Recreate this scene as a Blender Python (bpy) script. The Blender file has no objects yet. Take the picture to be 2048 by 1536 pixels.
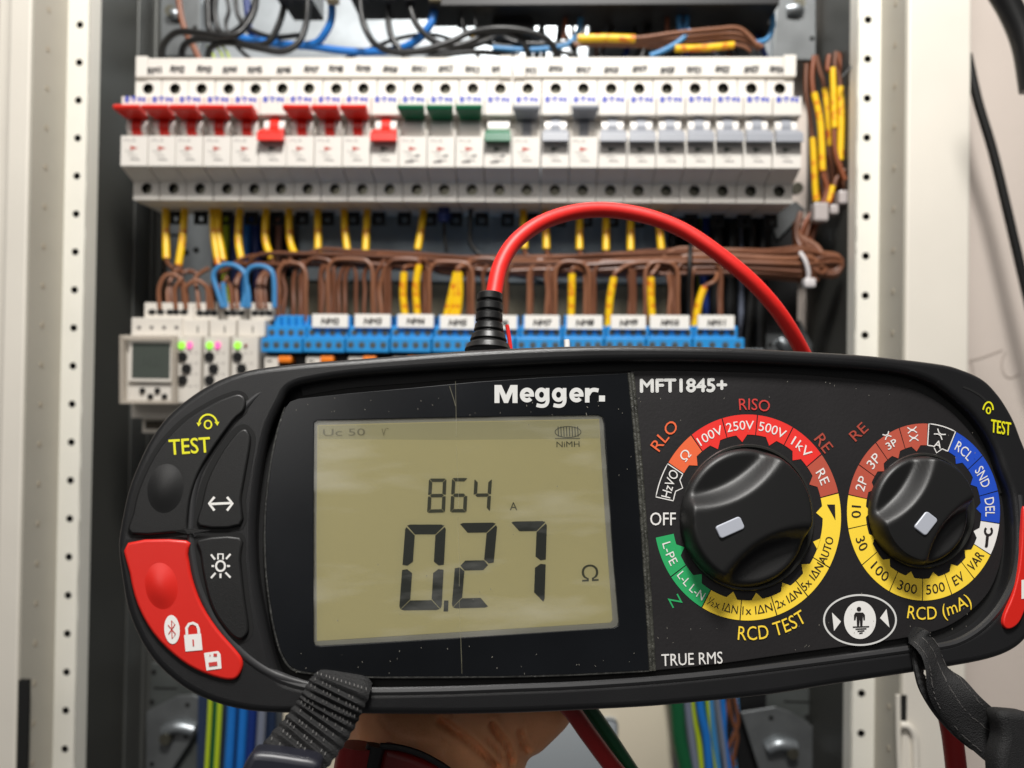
import bpy, bmesh, math, random
from mathutils import Vector, Matrix, noise
random.seed(7)
PI = math.pi
S = bpy.context.scene
C = S.collection

# ------------------------------------------------------------------ camera
cam = bpy.data.objects.new('camera', bpy.data.cameras.new('camera'))
C.objects.link(cam); S.camera = cam
cam.rotation_euler = (PI/2, 0, 0)
cam.data.sensor_width = 36; cam.data.lens = 27
cam.data.clip_start = 0.005; cam.data.clip_end = 20
cam.data.dof.use_dof = True
cam.data.dof.focus_distance = 0.197
cam.data.dof.aperture_fstop = 14.0

# ------------------------------------------------------------------ world + lamps (a room: dim ambient, ceiling lamp, added soft fill)
w = bpy.data.worlds.new('World'); S.world = w; w.use_nodes = True
bg = w.node_tree.nodes['Background']
bg.inputs[0].default_value = (0.97, 0.97, 1.0, 1); bg.inputs[1].default_value = 0.07
def area(name, loc, target, size, power, col):
    l = bpy.data.lights.new(name, 'AREA'); l.size = size; l.energy = power; l.color = col
    o = bpy.data.objects.new(name, l); C.objects.link(o)
    o.location = loc
    o.rotation_euler = (Vector(target) - Vector(loc)).to_track_quat('-Z', 'Y').to_euler()
    return o
area('ceiling_lamp', (0.03, -0.05, 0.72), (0.0, 0.42, 0.05), 0.15, 11.0, (1.0, 0.975, 0.94))
area('unseen_fill_light', (-0.5, -1.5, 1.2), (0, 0.4, 0), 1.2, 11.0, (1.0, 0.965, 0.92))  # unseen fill light, added behind the camera to soften the shade
S.view_settings.view_transform = 'Standard'; S.view_settings.look = 'None'
S.view_settings.exposure = 0.0; S.view_settings.gamma = 1.0

# ------------------------------------------------------------------ frames: where the cabinet and the held tester stand
F, CX, CY = 1536.0, 1024.0, 768.0
def rot(a, b, c):
    return Matrix.Rotation(c, 3, 'Z') @ Matrix.Rotation(b, 3, 'Y') @ Matrix.Rotation(a, 3, 'X')
class Frame:
    def __init__(s, R, O):
        s.R = R; s.O = Vector(O); s.Rt = R.transposed()
        s.M = Matrix.Translation(s.O) @ R.to_4x4()
        s.o = s.Rt @ (-s.O)
    def loc(s, px, py, d=0.0):          # point d metres in front of the frame's plane
        r = s.Rt @ Vector(((px-CX)/F, 1.0, -(py-CY)/F))
        t = (-d - s.o.y) / r.y
        return s.o + r*t
CAB = Frame(rot(-0.01148, 0.01424, -0.03839), (-0.24140, 0.50999, 0.19606))
MET = Frame(rot(-0.2010, -0.0130, 0.1450), (-0.04830, 0.18840, -0.00895))
def cz(py, d=0.0, px=940): return CAB.loc(px, py, d).z
def cxx(px, d=0.0, py=260): return CAB.loc(px, py, d).x

# ------------------------------------------------------------------ materials
def lin(r, g, b):
    f = lambda c: (c/255/12.92) if c/255 <= 0.04045 else ((c/255+0.055)/1.055)**2.4
    return (f(r), f(g), f(b))
MATS = {}
def mat(name, rgb, rough=0.5, metal=0.0, bump=0.0, bscale=400, var=0.0, vscale=60, emit=0, spec=0.5, coat=0, sss=0, specks=0, alpha=None):
    if name in MATS: return MATS[name]
    m = bpy.data.materials.new(name); m.use_nodes = True; MATS[name] = m
    nt = m.node_tree; N = nt.nodes; L = nt.links
    p = N['Principled BSDF']
    col = (*lin(*rgb), 1)
    p.inputs['Base Color'].default_value = col
    p.inputs['Roughness'].default_value = rough
    p.inputs['Metallic'].default_value = metal
    p.inputs['Specular IOR Level'].default_value = spec
    if coat: p.inputs['Coat Weight'].default_value = coat; p.inputs['Coat Roughness'].default_value = 0.08
    if sss:
        p.inputs['Subsurface Weight'].default_value = sss
        p.inputs['Subsurface Radius'].default_value = (0.006, 0.002, 0.001)
        p.inputs['Subsurface Scale'].default_value = 0.6
    if emit:
        p.inputs['Emission Color'].default_value = col; p.inputs['Emission Strength'].default_value = emit
    tc = N.new('ShaderNodeTexCoord')
    if var:
        n = N.new('ShaderNodeTexNoise'); n.inputs['Scale'].default_value = vscale; n.inputs['Detail'].default_value = 5
        L.new(tc.outputs['Object'], n.inputs['Vector'])
        mx = N.new('ShaderNodeMix'); mx.data_type = 'RGBA'
        k1, k2 = 1-var, 1+var*0.6
        mx.inputs[6].default_value = (col[0]*k1, col[1]*k1, col[2]*k1, 1)
        mx.inputs[7].default_value = (min(1, col[0]*k2), min(1, col[1]*k2), min(1, col[2]*k2), 1)
        cr = N.new('ShaderNodeMapRange'); cr.inputs[1].default_value = 0.3; cr.inputs[2].default_value = 0.7
        L.new(n.outputs[0], cr.inputs[0]); L.new(cr.outputs[0], mx.inputs[0])
        out = mx.outputs[2]
        L.new(out, p.inputs['Base Color'])
        ro = N.new('ShaderNodeMapRange'); ro.inputs[3].default_value = max(0.03, rough-0.08); ro.inputs[4].default_value = min(1, rough+0.12)
        L.new(n.outputs[0], ro.inputs[0]); L.new(ro.outputs[0], p.inputs['Roughness'])
    if specks:                                       # dust and tiny nicks
        v = N.new('ShaderNodeTexVoronoi'); v.inputs['Scale'].default_value = specks
        L.new(tc.outputs['Object'], v.inputs['Vector'])
        n2 = N.new('ShaderNodeTexNoise'); n2.inputs['Scale'].default_value = specks*0.25
        L.new(tc.outputs['Object'], n2.inputs['Vector'])
        a = N.new('ShaderNodeMapRange'); a.inputs[1].default_value = 0.56; a.inputs[2].default_value = 0.75; a.inputs[3].default_value = 0.0; a.inputs[4].default_value = 0.07
        L.new(n2.outputs[0], a.inputs[0])
        lt = N.new('ShaderNodeMath'); lt.operation = 'LESS_THAN'
        L.new(v.outputs['Distance'], lt.inputs[0]); L.new(a.outputs[0], lt.inputs[1])
        mx2 = N.new('ShaderNodeMix'); mx2.data_type = 'RGBA'
        mx2.inputs[7].default_value = (0.32, 0.31, 0.28, 1)
        if var: L.new(out, mx2.inputs[6])
        else: mx2.inputs[6].default_value = col
        L.new(lt.outputs[0], mx2.inputs[0]); L.new(mx2.outputs[2], p.inputs['Base Color'])
    if bump:
        n = N.new('ShaderNodeTexNoise'); n.inputs['Scale'].default_value = bscale; n.inputs['Detail'].default_value = 4
        L.new(tc.outputs['Object'], n.inputs['Vector'])
        b = N.new('ShaderNodeBump'); b.inputs['Strength'].default_value = bump; b.inputs['Distance'].default_value = 0.0004
        L.new(n.outputs[0], b.inputs['Height']); L.new(b.outputs[0], p.inputs['Normal'])
    if alpha is not None: p.inputs['Alpha'].default_value = alpha
    return m
WHITE = mat('white_breaker_plastic', (224, 219, 211), 0.38, var=0.03, vscale=90)
WHITE2 = mat('barrel_white', (236, 232, 226), 0.25)
CREAM = mat('cream_powder_coat', (226, 220, 208), 0.5, bump=0.15, bscale=900, var=0.03, vscale=20)
RAILW = mat('rail_cream', (234, 231, 220), 0.4, bump=0.1, bscale=900, var=0.03, vscale=30)
WALLM = mat('plaster_wall', (212, 200, 190), 0.8, bump=0.4, bscale=120, var=0.05, vscale=8)
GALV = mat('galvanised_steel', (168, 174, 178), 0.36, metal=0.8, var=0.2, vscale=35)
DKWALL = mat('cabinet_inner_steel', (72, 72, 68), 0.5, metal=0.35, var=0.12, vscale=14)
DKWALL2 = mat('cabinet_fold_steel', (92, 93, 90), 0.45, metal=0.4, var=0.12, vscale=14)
BLACKP = mat('black_switchgear', (14, 14, 15), 0.5)
HOLE = mat('dark_recess', (14, 14, 12), 0.8)
SCREW = mat('screw_steel', (110, 108, 96), 0.35, metal=0.8, var=0.2, vscale=700)
RED = mat('red_toggle', (222, 42, 30), 0.32)
GREEN = mat('green_toggle', (8, 100, 66), 0.32)
GREY = mat('grey_toggle', (146, 149, 156), 0.4)
LOGO = mat('logo_blue', (14, 56, 180), 0.5)
INK = mat('marker_ink', (36, 34, 34), 0.6)
PRINT = mat('grey_print', (112, 108, 106), 0.6)
REDPRINT = mat('red_print', (176, 62, 46), 0.6)
GREENPRINT = mat('dark_green_print', (30, 50, 36), 0.6)
TERMB = mat('terminal_blue', (30, 138, 206), 0.42, var=0.05, vscale=120)
ORANGE = mat('orange_lever', (240, 128, 30), 0.4)
BROWN = mat('brown_pvc', (106, 64, 42), 0.42, var=0.1, vscale=60)
BROWN2 = mat('brown_pvc_light', (130, 84, 58), 0.42, var=0.1, vscale=60)
BLUEW = mat('blue_pvc', (28, 110, 190), 0.4, var=0.06, vscale=60)
LBLUEW = mat('light_blue_pvc', (62, 130, 182), 0.4, var=0.06, vscale=60)
BLACKW = mat('black_pvc', (22, 22, 22), 0.38, bump=0.1, bscale=600)
GREYW = mat('grey_pvc', (112, 118, 134), 0.45)
GREENW = mat('dark_green_pvc', (16, 84, 48), 0.42)
LIME = mat('lime_pvc', (176, 196, 40), 0.42)
DKBLUE = mat('navy_pvc', (18, 44, 110), 0.42)
TIE = mat('nylon_tie', (205, 200, 200), 0.35)
REDC = mat('red_silicone_lead', (226, 34, 28), 0.5, bump=0.12, bscale=500)
REDD = mat('dark_red_plastic', (150, 20, 18), 0.4, bump=0.1, bscale=500)
BOOT = mat('black_rubber_boot', (20, 20, 20), 0.42, bump=0.25, bscale=500)
BUMP = mat('black_rubber_bumper', (27, 27, 28), 0.33, bump=0.22, bscale=5000, var=0.10, vscale=30)
BUMPD = mat('black_groove', (3, 3, 3), 0.8)
FACE = mat('face_label', (28, 26, 27), 0.5, bump=0.1, bscale=1200, var=0.18, vscale=25)
BTN = mat('button_black', (20, 20, 20), 0.45, bump=0.15, bscale=5000)
BTNR = mat('button_red', (206, 34, 24), 0.4, bump=0.08, bscale=5000)
KNOB = mat('knob_black', (22, 22, 22), 0.47, bump=0.12, bscale=5000)
GLASSB = mat('window_black', (16, 18, 21), 0.22, var=0.35, vscale=22)
LCDM = mat('lcd_panel', (210, 199, 150), 0.4, emit=0.25, var=0.09, vscale=14)  # emission added to lift the display's brightness
LCDB = mat('lcd_border', (228, 226, 222), 0.4)
LCDBAND = mat('lcd_header_band', (192, 184, 144), 0.45, emit=0.24, var=0.05, vscale=60)  # same added glow as the display
SEGD = mat('lcd_segment', (66, 72, 64), 0.45)
SEGF = mat('lcd_segment_faint', (176, 168, 130), 0.45)
SEGM = mat('lcd_segment_mid', (104, 106, 82), 0.45)
PWHITE = mat('print_white', (232, 230, 226), 0.45)
PSILVER = mat('print_silver', (215, 215, 212), 0.35)
PYEL = mat('print_yellow', (252, 216, 66), 0.45)
PYELB = mat('print_bright_yellow', (226, 222, 30), 0.45)
PRED = mat('ring_red', (232, 52, 46), 0.45)
PREDT = mat('print_dark_red', (200, 62, 58), 0.45)
PORG = mat('ring_orange', (232, 104, 62), 0.45)
PBRN = mat('ring_brick', (184, 84, 66), 0.45)
PBRNT = mat('print_brick', (168, 72, 58), 0.45)
PGRN = mat('ring_green', (44, 166, 98), 0.45)
PBLU = mat('ring_blue', (32, 76, 190), 0.45)
PBLK = mat('print_black', (34, 30, 30), 0.5)
MARK = mat('knob_marker', (176, 180, 190), 0.35)
WEB = mat('black_webbing', (14, 14, 15), 0.7, bump=0.7, bscale=3500, var=0.25, vscale=900)
BUCK = mat('grey_buckle', (30, 31, 40), 0.4, bump=0.1)
SKIN = mat('skin', (244, 172, 122), 0.45, sss=0.2, bump=0.55, bscale=700, var=0.12, vscale=70)
TIMERP = mat('timer_white', (216, 210, 200), 0.4, var=0.04, vscale=80)
TCLEAR = mat('timer_clear_cover', (196, 186, 172), 0.12, alpha=0.55)
LCDG = mat('timer_lcd', (74, 80, 74), 0.25)
LEDG = mat('led_green', (150, 235, 70), 0.4, emit=0.6)
LEDP = mat('led_pink', (245, 110, 180), 0.4, emit=0.4)
PANELP = mat('blanking_panel', (214, 204, 182), 0.55, var=0.06, vscale=12)

def sleeve_mat(name, base, spot):
    m = mat(name, base, 0.38)
    nt = m.node_tree; N = nt.nodes; L = nt.links; p = N['Principled BSDF']
    tc = N.new('ShaderNodeTexCoord'); n = N.new('ShaderNodeTexNoise'); n.inputs['Scale'].default_value = 170; n.inputs['Detail'].default_value = 2
    L.new(tc.outputs['Object'], n.inputs['Vector'])
    mr = N.new('ShaderNodeMapRange'); mr.inputs[1].default_value = 0.52; mr.inputs[2].default_value = 0.68
    L.new(n.outputs[0], mr.inputs[0])
    mx = N.new('ShaderNodeMix'); mx.data_type = 'RGBA'
    mx.inputs[6].default_value = (*lin(*base), 1); mx.inputs[7].default_value = (*lin(*spot), 1)
    L.new(mr.outputs[0], mx.inputs[0]); L.new(mx.outputs[2], p.inputs['Base Color'])
    return m
YSL = sleeve_mat('yellow_sleeve', (236, 190, 8), (205, 84, 14))

# ------------------------------------------------------------------ mesh helpers (frame-local coordinates: x right, y away, z up)
def catmull(pts, n=6, closed=False):
    out = []; N_ = len(pts)
    rng = range(N_) if closed else range(N_-1)
    for i in rng:
        if closed: p0, p1, p2, p3 = pts[i-1], pts[i], pts[(i+1) % N_], pts[(i+2) % N_]
        else: p0, p1, p2, p3 = pts[max(i-1, 0)], pts[i], pts[i+1], pts[min(i+2, N_-1)]
        for k in range(n):
            t = k/n
            out.append(tuple(0.5*((2*b)+(c-a)*t+(2*a-5*b+4*c-d)*t*t+(3*b-a-3*c+d)*t**3) for a, b, c, d in zip(p0, p1, p2, p3)))
    if not closed: out.append(tuple(pts[-1]))
    return out
class MB:
    def __init__(s): s.v = []; s.f = []; s.m = []
    def add(s, vs, fs, m=0):
        b = len(s.v); s.v += [Vector(v) for v in vs]
        for f in fs: s.f.append(tuple(b+i for i in f)); s.m.append(m)
        return s
    def box(s, x0, x1, y0, y1, z0, z1, m=0, bev=0.0):
        bm = bmesh.new(); bmesh.ops.create_cube(bm, size=1)
        for v in bm.verts:
            v.co = Vector(((x0+x1)/2+v.co.x*(x1-x0), (y0+y1)/2+v.co.y*(y1-y0), (z0+z1)/2+v.co.z*(z1-z0)))
        if bev: bmesh.ops.bevel(bm, geom=bm.edges[:], offset=bev, segments=2, affect='EDGES', profile=0.5)
        return s.bm(bm, m)
    def bm(s, bm, m=0):
        bm.verts.index_update()
        s.add([v.co.copy() for v in bm.verts], [[v.index for v in f.verts] for f in bm.faces], m); bm.free(); return s
    def prism(s, prof, x0, x1, m=0, bev=0.0, taper=None):   # prof: (y, z) loop, extruded along x
        n = len(prof); bm = bmesh.new()
        a = [bm.verts.new((x0 if not taper else x0*taper[i], y, z)) for i, (y, z) in enumerate(prof)]
        b = [bm.verts.new((x1 if not taper else x1*taper[i], y, z)) for i, (y, z) in enumerate(prof)]
        for i in range(n): bm.faces.new((a[i], a[(i+1) % n], b[(i+1) % n], b[i]))
        bm.faces.new(a[::-1]); bm.faces.new(b)
        bmesh.ops.recalc_face_normals(bm, faces=bm.faces[:])
        if bev: bmesh.ops.bevel(bm, geom=bm.edges[:], offset=bev, segments=2, affect='EDGES', profile=0.5)
        return s.bm(bm, m)
    def tube(s, path, r, n=10, m=0, caps=True):
        P = [Vector(p) for p in path]; k = len(P)
        R = r if isinstance(r, (list, tuple)) else [r]*k
        t0 = (P[1]-P[0]).normalized(); up = Vector((0, 1, 0)) if abs(t0.y) < 0.9 else Vector((1, 0, 0))
        u = t0.cross(up).normalized(); vs = []; fs = []
        for i in range(k):
            t = (P[min(i+1, k-1)]-P[max(i-1, 0)]).normalized()
            u = (u - t*u.dot(t)).normalized(); w_ = t.cross(u)
            for j in range(n):
                a = 2*PI*j/n; vs.append(P[i]+(u*math.cos(a)+w_*math.sin(a))*R[i])
        for i in range(k-1):
            for j in range(n):
                fs.append((i*n+j, i*n+(j+1) % n, (i+1)*n+(j+1) % n, (i+1)*n+j))
        if caps: fs.append(tuple(range(n))[::-1]); fs.append(tuple((k-1)*n+j for j in range(n)))
        return s.add(vs, fs, m)
    def disc_cyl(s, c, r, y0, y1, n=20, m=0, rz=None):      # cylinder along y
        rz = rz or r; vs = []; fs = []
        for y in (y0, y1):
            for j in range(n): vs.append((c[0]+r*math.cos(2*PI*j/n), y, c[1]+rz*math.sin(2*PI*j/n)))
        for j in range(n): fs.append((j, (j+1) % n, n+(j+1) % n, n+j))
        fs.append(tuple(range(n))[::-1]); fs.append(tuple(range(n, 2*n)))
        return s.add(vs, fs, m)
    def cellhole(s, x0, x1, z0, z1, y, cx_, cz_, r, depth, n=16, m=0, mh=0):   # flat cell with a real round hole
        ang = [2*PI*j/n for j in range(n)]
        inner = [(cx_+r*math.cos(a), y, cz_+r*math.sin(a)) for a in ang]
        outer = []
        for a in ang:
            dx, dz = math.cos(a), math.sin(a)
            tx = ((x1-cx_)/dx if dx > 1e-9 else (x0-cx_)/dx if dx < -1e-9 else 1e9)
            tz = ((z1-cz_)/dz if dz > 1e-9 else (z0-cz_)/dz if dz < -1e-9 else 1e9)
            t = min(tx, tz); outer.append([cx_+dx*t, y, cz_+dz*t])
        for X, Z in ((x0, z0), (x0, z1), (x1, z0), (x1, z1)):
            j = min(range(n), key=lambda k: (outer[k][0]-X)**2+(outer[k][2]-Z)**2)
            outer[j] = [X, y, Z]
        deep = [(p[0], y+depth, p[2]) for p in inner]
        vs = outer+inner+deep; fs = []
        for j in range(n):
            k = (j+1) % n
            fs.append((j, k, n+k, n+j))
        s.add(vs, fs, m)
        s.add(inner+deep, [(j, (j+1) % n, n+(j+1) % n, n+j) for j in range(n)]+[tuple(range(n, 2*n))], mh)
        return s
BASE = {}
def link(o, parent):
    C.objects.link(o)
    if parent is not None: o.parent = parent
    return o
def props(o, label=None, cat=None, group=None, kind=None):
    if label: o['label'] = label
    if cat: o['category'] = cat
    if group: o['group'] = group
    if kind: o['kind'] = kind
    return o
def thing(name, label, cat, fr, base=(0, 0, 0), group=None):
    o = bpy.data.objects.new(name, None); C.objects.link(o); o.empty_display_size = 0.01
    b = Vector(base); o.matrix_world = fr.M @ Matrix.Translation(b); BASE[o] = b
    return props(o, label, cat, group)
def meshdata(mb, mats, smooth, name, base):
    me = bpy.data.meshes.new(name)
    me.from_pydata([v-base for v in mb.v], [], mb.f)
    for m_ in (mats if isinstance(mats, (list, tuple)) else [mats]): me.materials.append(m_)
    for p, mi in zip(me.polygons, mb.m): p.material_index = mi; p.use_smooth = bool(smooth)
    me.validate(); me.update()
    if smooth:
        bm = bmesh.new(); bm.from_mesh(me); bmesh.ops.recalc_face_normals(bm, faces=bm.faces[:])
        for e in bm.edges:
            if len(e.link_faces) == 2 and e.calc_face_angle(0) > 0.7: e.smooth = False
        bm.to_mesh(me); bm.free()
    return me
def part(name, mb, mats, parent, smooth=False, label=None, kind=None):
    b = BASE.get(parent, Vector((0, 0, 0)))
    me = mb if isinstance(mb, bpy.types.Mesh) else meshdata(mb, mats, smooth, name, b)
    o = bpy.data.objects.new(name, me); link(o, parent); BASE[o] = b
    return props(o, label, None, None, kind)
def solo(name, mb, mats, fr, label, cat, group=None, smooth=False, kind=None, base=None):
    b = Vector(base) if base is not None else mb.v[0].copy()
    me = meshdata(mb, mats, smooth, name, b)
    o = bpy.data.objects.new(name, me); C.objects.link(o)
    o.matrix_world = fr.M @ Matrix.Translation(b); BASE[o] = b
    return props(o, label, cat, group, kind)

def curve_mesh(loops, half, bevel, res=2):
    cu = bpy.data.curves.new('t', 'CURVE'); cu.dimensions = '2D'; cu.fill_mode = 'BOTH'
    cu.extrude = max(0, half-bevel); cu.bevel_depth = bevel; cu.bevel_resolution = res; cu.offset = -bevel if bevel else 0
    for lp in loops:
        sp = cu.splines.new('POLY'); sp.points.add(len(lp)-1)
        for p, (x, y) in zip(sp.points, lp): p.co = (x, y, 0, 1)
        sp.use_cyclic_u = True
    o = bpy.data.objects.new('t', cu)
    me = o.to_mesh()
    vs = [v.co.copy() for v in me.vertices]; fs = [tuple(p.vertices) for p in me.polygons]
    o.to_mesh_clear(); bpy.data.objects.remove(o); bpy.data.curves.remove(cu)
    return vs, fs
def plate(mb, loops, d0, d1, bevel=0.0, m=0, res=2):     # loops of (x, z); front at d1, back at d0 (distances towards the viewer)
    vs, fs = curve_mesh(loops, (d1-d0)/2, bevel, res); mid = -(d0+d1)/2
    mb.add([(v.x, mid-v.z, v.y) for v in vs], fs, m); return mb
TXT = {}
def shifts(b):
    return [(0, 0)] if b <= 0 else [(-b, 0), (b, 0), (0, -b), (0, b)]
def text_geo(s, bold=0.0):
    bold = 0.0
    if (s, bold) in TXT: return TXT[(s, bold)]
    cu = bpy.data.curves.new('t', 'FONT'); cu.body = s; cu.offset = bold; cu.resolution_u = 3; cu.size = 1
    o = bpy.data.objects.new('t', cu); me = o.to_mesh()
    vs = [(v.co.x, v.co.y) for v in me.vertices]; fs = [tuple(p.vertices) for p in me.polygons]
    o.to_mesh_clear(); bpy.data.objects.remove(o); bpy.data.curves.remove(cu)
    x0 = min(v[0] for v in vs); x1 = max(v[0] for v in vs)
    vs = [((x-x0)/(x1-x0)-0.5, y/0.729) for x, y in vs]      # x -0.5..0.5, cap height 1
    TXT[(s, bold)] = (vs, fs); return vs, fs
def text_px(mb, s, cx, cy, w_, h, ang=0, fr=MET, d=0.0, bold=0.0, shear=0.0, m=0, vang=None):
    """lettering laid on a plane of the frame: centre, width, cap height, baseline angle (degrees, + is anticlockwise)"""
    vs, fs = text_geo(s, bold); a = math.radians(ang); va = math.radians(vang if vang is not None else ang+90)
    out = []
    for i, (sx, sy) in enumerate(shifts(bold*1.4*h)):
        out = []
        for x, y in vs:
            X = x*w_+shear*y*h+sx; Y = (y-0.5)*h+sy
            out.append(fr.loc(cx+X*math.cos(a)+Y*math.cos(va), cy-X*math.sin(a)-Y*math.sin(va), d+i*2e-5))
        mb.add(out, fs, m)
    return mb
def poly_px(mb, pts, fr=MET, d=0.0, m=0):
    # concave-safe fill via 2D curve
    lp = [(p.x, p.z) for p in (fr.loc(x, y, d) for x, y in pts)]
    vs, fs = curve_mesh([lp], 0, 0); mb.add([(v.x, -d, v.y) for v in vs], fs, m); return mb
def loop_px(pts, fr=MET, d=0.0):
    return [(p.x, p.z) for p in (fr.loc(x, y, d) for x, y in pts)]
def stroke_px(mb, pts, w_, fr=MET, d=0.0, m=0, closed=False):
    n = len(pts); L_, R_ = [], []
    for i in range(n):
        a = pts[(i-1) % n] if (closed or i) else pts[0]; b = pts[(i+1) % n] if (closed or i < n-1) else pts[-1]
        dx, dy = b[0]-a[0], b[1]-a[1]; l = math.hypot(dx, dy) or 1
        nx, ny = -dy/l*w_/2, dx/l*w_/2
        L_.append(fr.loc(pts[i][0]+nx, pts[i][1]+ny, d)); R_.append(fr.loc(pts[i][0]-nx, pts[i][1]-ny, d))
    fs = [(i, (i+1) % n, n+(i+1) % n, n+i) for i in range(n if closed else n-1)]
    mb.add(L_+R_, fs, m); return mb
def ell(cx, cy, rx, ry, n=48, rot_=0, a0=0, a1=360):
    out = []; r = math.radians(rot_)
    k = n if a1-a0 >= 360 else n+1
    for i in range(k):
        a = math.radians(a0+(a1-a0)*i/n); x, y = rx*math.cos(a), ry*math.sin(a)
        out.append((cx+x*math.cos(r)-y*math.sin(r), cy-(x*math.sin(r)+y*math.cos(r))))
    return out
def wire(px, d, fr=CAB, n=8):      # pixel path -> local path; d scalar or list
    pts = []
    for i, p in enumerate(px):
        dd = p[2] if len(p) > 2 else (d[i] if isinstance(d, (list, tuple)) else d)
        q = fr.loc(p[0], p[1], dd); pts.append((q.x, q.y, q.z))
    return catmull(pts, n)
ORD = ['first', 'second', 'third', 'fourth', 'fifth', 'sixth', 'seventh', 'eighth', 'ninth', 'tenth', 'eleventh', 'twelfth', 'thirteenth',
       'fourteenth', 'fifteenth', 'sixteenth', 'seventeenth', 'eighteenth', 'nineteenth', 'twentieth', 'twenty-first', 'twenty-second', 'twenty-third', 'twenty-fourth']

# ================================================================== WALL + CABINET
mb = MB(); mb.box(0.10, 1.3, 0.101, 0.13, -1.0, 0.9)
mb.box(-1.6, 0.10, 0.125, 0.15, -1.0, 0.9)
wall = solo('wall', mb, WALLM, CAB, 'pale plaster wall beside the open cabinet', None, kind='structure')
del wall['label']
mk = MB()
for pts in ([(1938, 722), (1965, 715), (2005, 700)], [(1941, 722), (1947, 745), (1944, 770)], [(2012, 705), (2004, 722), (2006, 745), (2020, 756), (2040, 748)]):
    stroke_px(mk, catmull(pts, 4), 2.2, CAB, -0.1005)
part('pencil_mark', mk, mat('pencil', (168, 156, 146), 0.8), wall)
wall.children[0].matrix_parent_inverse = Matrix.Identity(4)

cab = thing('electrical_cabinet', 'open white steel electrical cabinet with perforated rails and grey inner walls', 'cabinet', CAB, (0, 0, 0))
ZT, ZB = 0.22, -0.66
# galvanised back plate with slots
mb = MB(); mb.box(-0.03, 0.45, 0.090, 0.092, ZB, ZT)
part('back_plate', mb, GALV, cab)
for px_, py_ in ((392, 500), (372, 505), (1610, 478), (1365, 452), (1545, 690), (1640, 100), (330, 62), (1612, 118), (360, 1380), (345, 1405), (333, 1530)):
    p = CAB.loc(px_, py_, -0.0895); q = MB(); q.disc_cyl((p.x, p.z), 0.0022, -(-0.0893), 0.0905, 12); part('hole', q, HOLE, cab)
for px_, py_ in ((350, 470), (345, 445), (1600, 440)):
    p = CAB.loc(px_, py_, -0.0895); q = MB(); q.box(p.x-0.006, p.x+0.006, 0.0892, 0.0905, p.z-0.0008, p.z+0.0008); part('slot', q, HOLE, cab)
xL = cxx(166, 0.0, 768); xLo = cxx(121, 0.0, 768); xR = cxx(1708, 0.0, 768); xRo = cxx(1755, 0.0, 768)
HZ = 0.0253
def rail(x0, x1, hx, zph):
    m_ = MB(); z = ZB
    k = math.ceil((ZB-zph)/HZ); zc = zph+k*HZ+HZ
    lo = zc-HZ/2
    while lo < ZT:
        m_.cellhole(x0, x1, lo, lo+HZ, 0.0, hx, lo+HZ/2, 0.0024, 0.006, 14, 0, 1); lo += HZ
    # rounded inner edge return
    m_.box(x0, x0+0.0012, 0.0, 0.012, ZB, ZT) if hx > 0.2 else m_.box(x1-0.0012, x1, 0.0, 0.012, ZB, ZT)
    return m_
hl = CAB.loc(156, 125, 0); hr = CAB.loc(1731, 118, 0)
part('perforated_rail', rail(xLo, xL, cxx(145, 0, 768), hl.z), [RAILW, HOLE], cab, label='left perforated rail')
part('perforated_rail', rail(xR, xRo, cxx(1729, 0, 768), hr.z), [RAILW, HOLE], cab, label='right perforated rail')
# returns towards the viewer with shallow dimples, and outer frame faces
LIPD = 0.034
for sgn, xo, hz0 in ((-1, xLo, hl.z), (1, xRo, hr.z)):
    m_ = MB(); m_.box(min(xo, xo+sgn*0.0015), max(xo, xo+sgn*0.0015), -LIPD, 0.0, ZB, ZT)
    part('frame_return', m_, mat('frame_return_shaded_cream', (184, 179, 166), 0.5, bump=0.1, bscale=900, var=0.04, vscale=20), cab)  # darker cream: shade on the return put into the colour
    for k in range(-30, 8):
        z = hz0+k*HZ
        q = MB(); n = 12
        vs = [(xo-sgn*0.0003, -0.020+0.0019*math.cos(2*PI*j/n), z+0.0019*math.sin(2*PI*j/n)) for j in range(n)]
        q.add(vs+[(v[0]+sgn*0.001, v[1], v[2]) for v in vs], [tuple(range(n))]+[(j, (j+1) % n, n+(j+1) % n, n+j) for j in range(n)])
        part('dimple', q, mat('dimple_paint', (178, 168, 150), 0.6), cab)
m_ = MB(); m_.box(xRo+0.0015, CAB.loc(1938, 768, LIPD).x, -LIPD, -LIPD+0.030, ZB, ZT, bev=0.0015)
part('door_frame', m_, CREAM, cab, label='right outer frame face')
m_ = MB(); m_.box(CAB.loc(2, 768, LIPD).x, xLo-0.0015, -LIPD, -LIPD+0.030, ZB, ZT, bev=0.0015)
part('door_frame', m_, CREAM, cab, label='left outer frame face')
m_ = MB(); m_.box(xRo+0.0015, 0.515, -LIPD+0.0305, 0.1, ZB, ZT)
part('outer_casing', m_, CREAM, cab)
m_ = MB(); m_.box(-0.10, xLo-0.0015, -LIPD+0.0305, 0.1, ZB, ZT)
part('outer_casing', m_, CREAM, cab)
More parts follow.
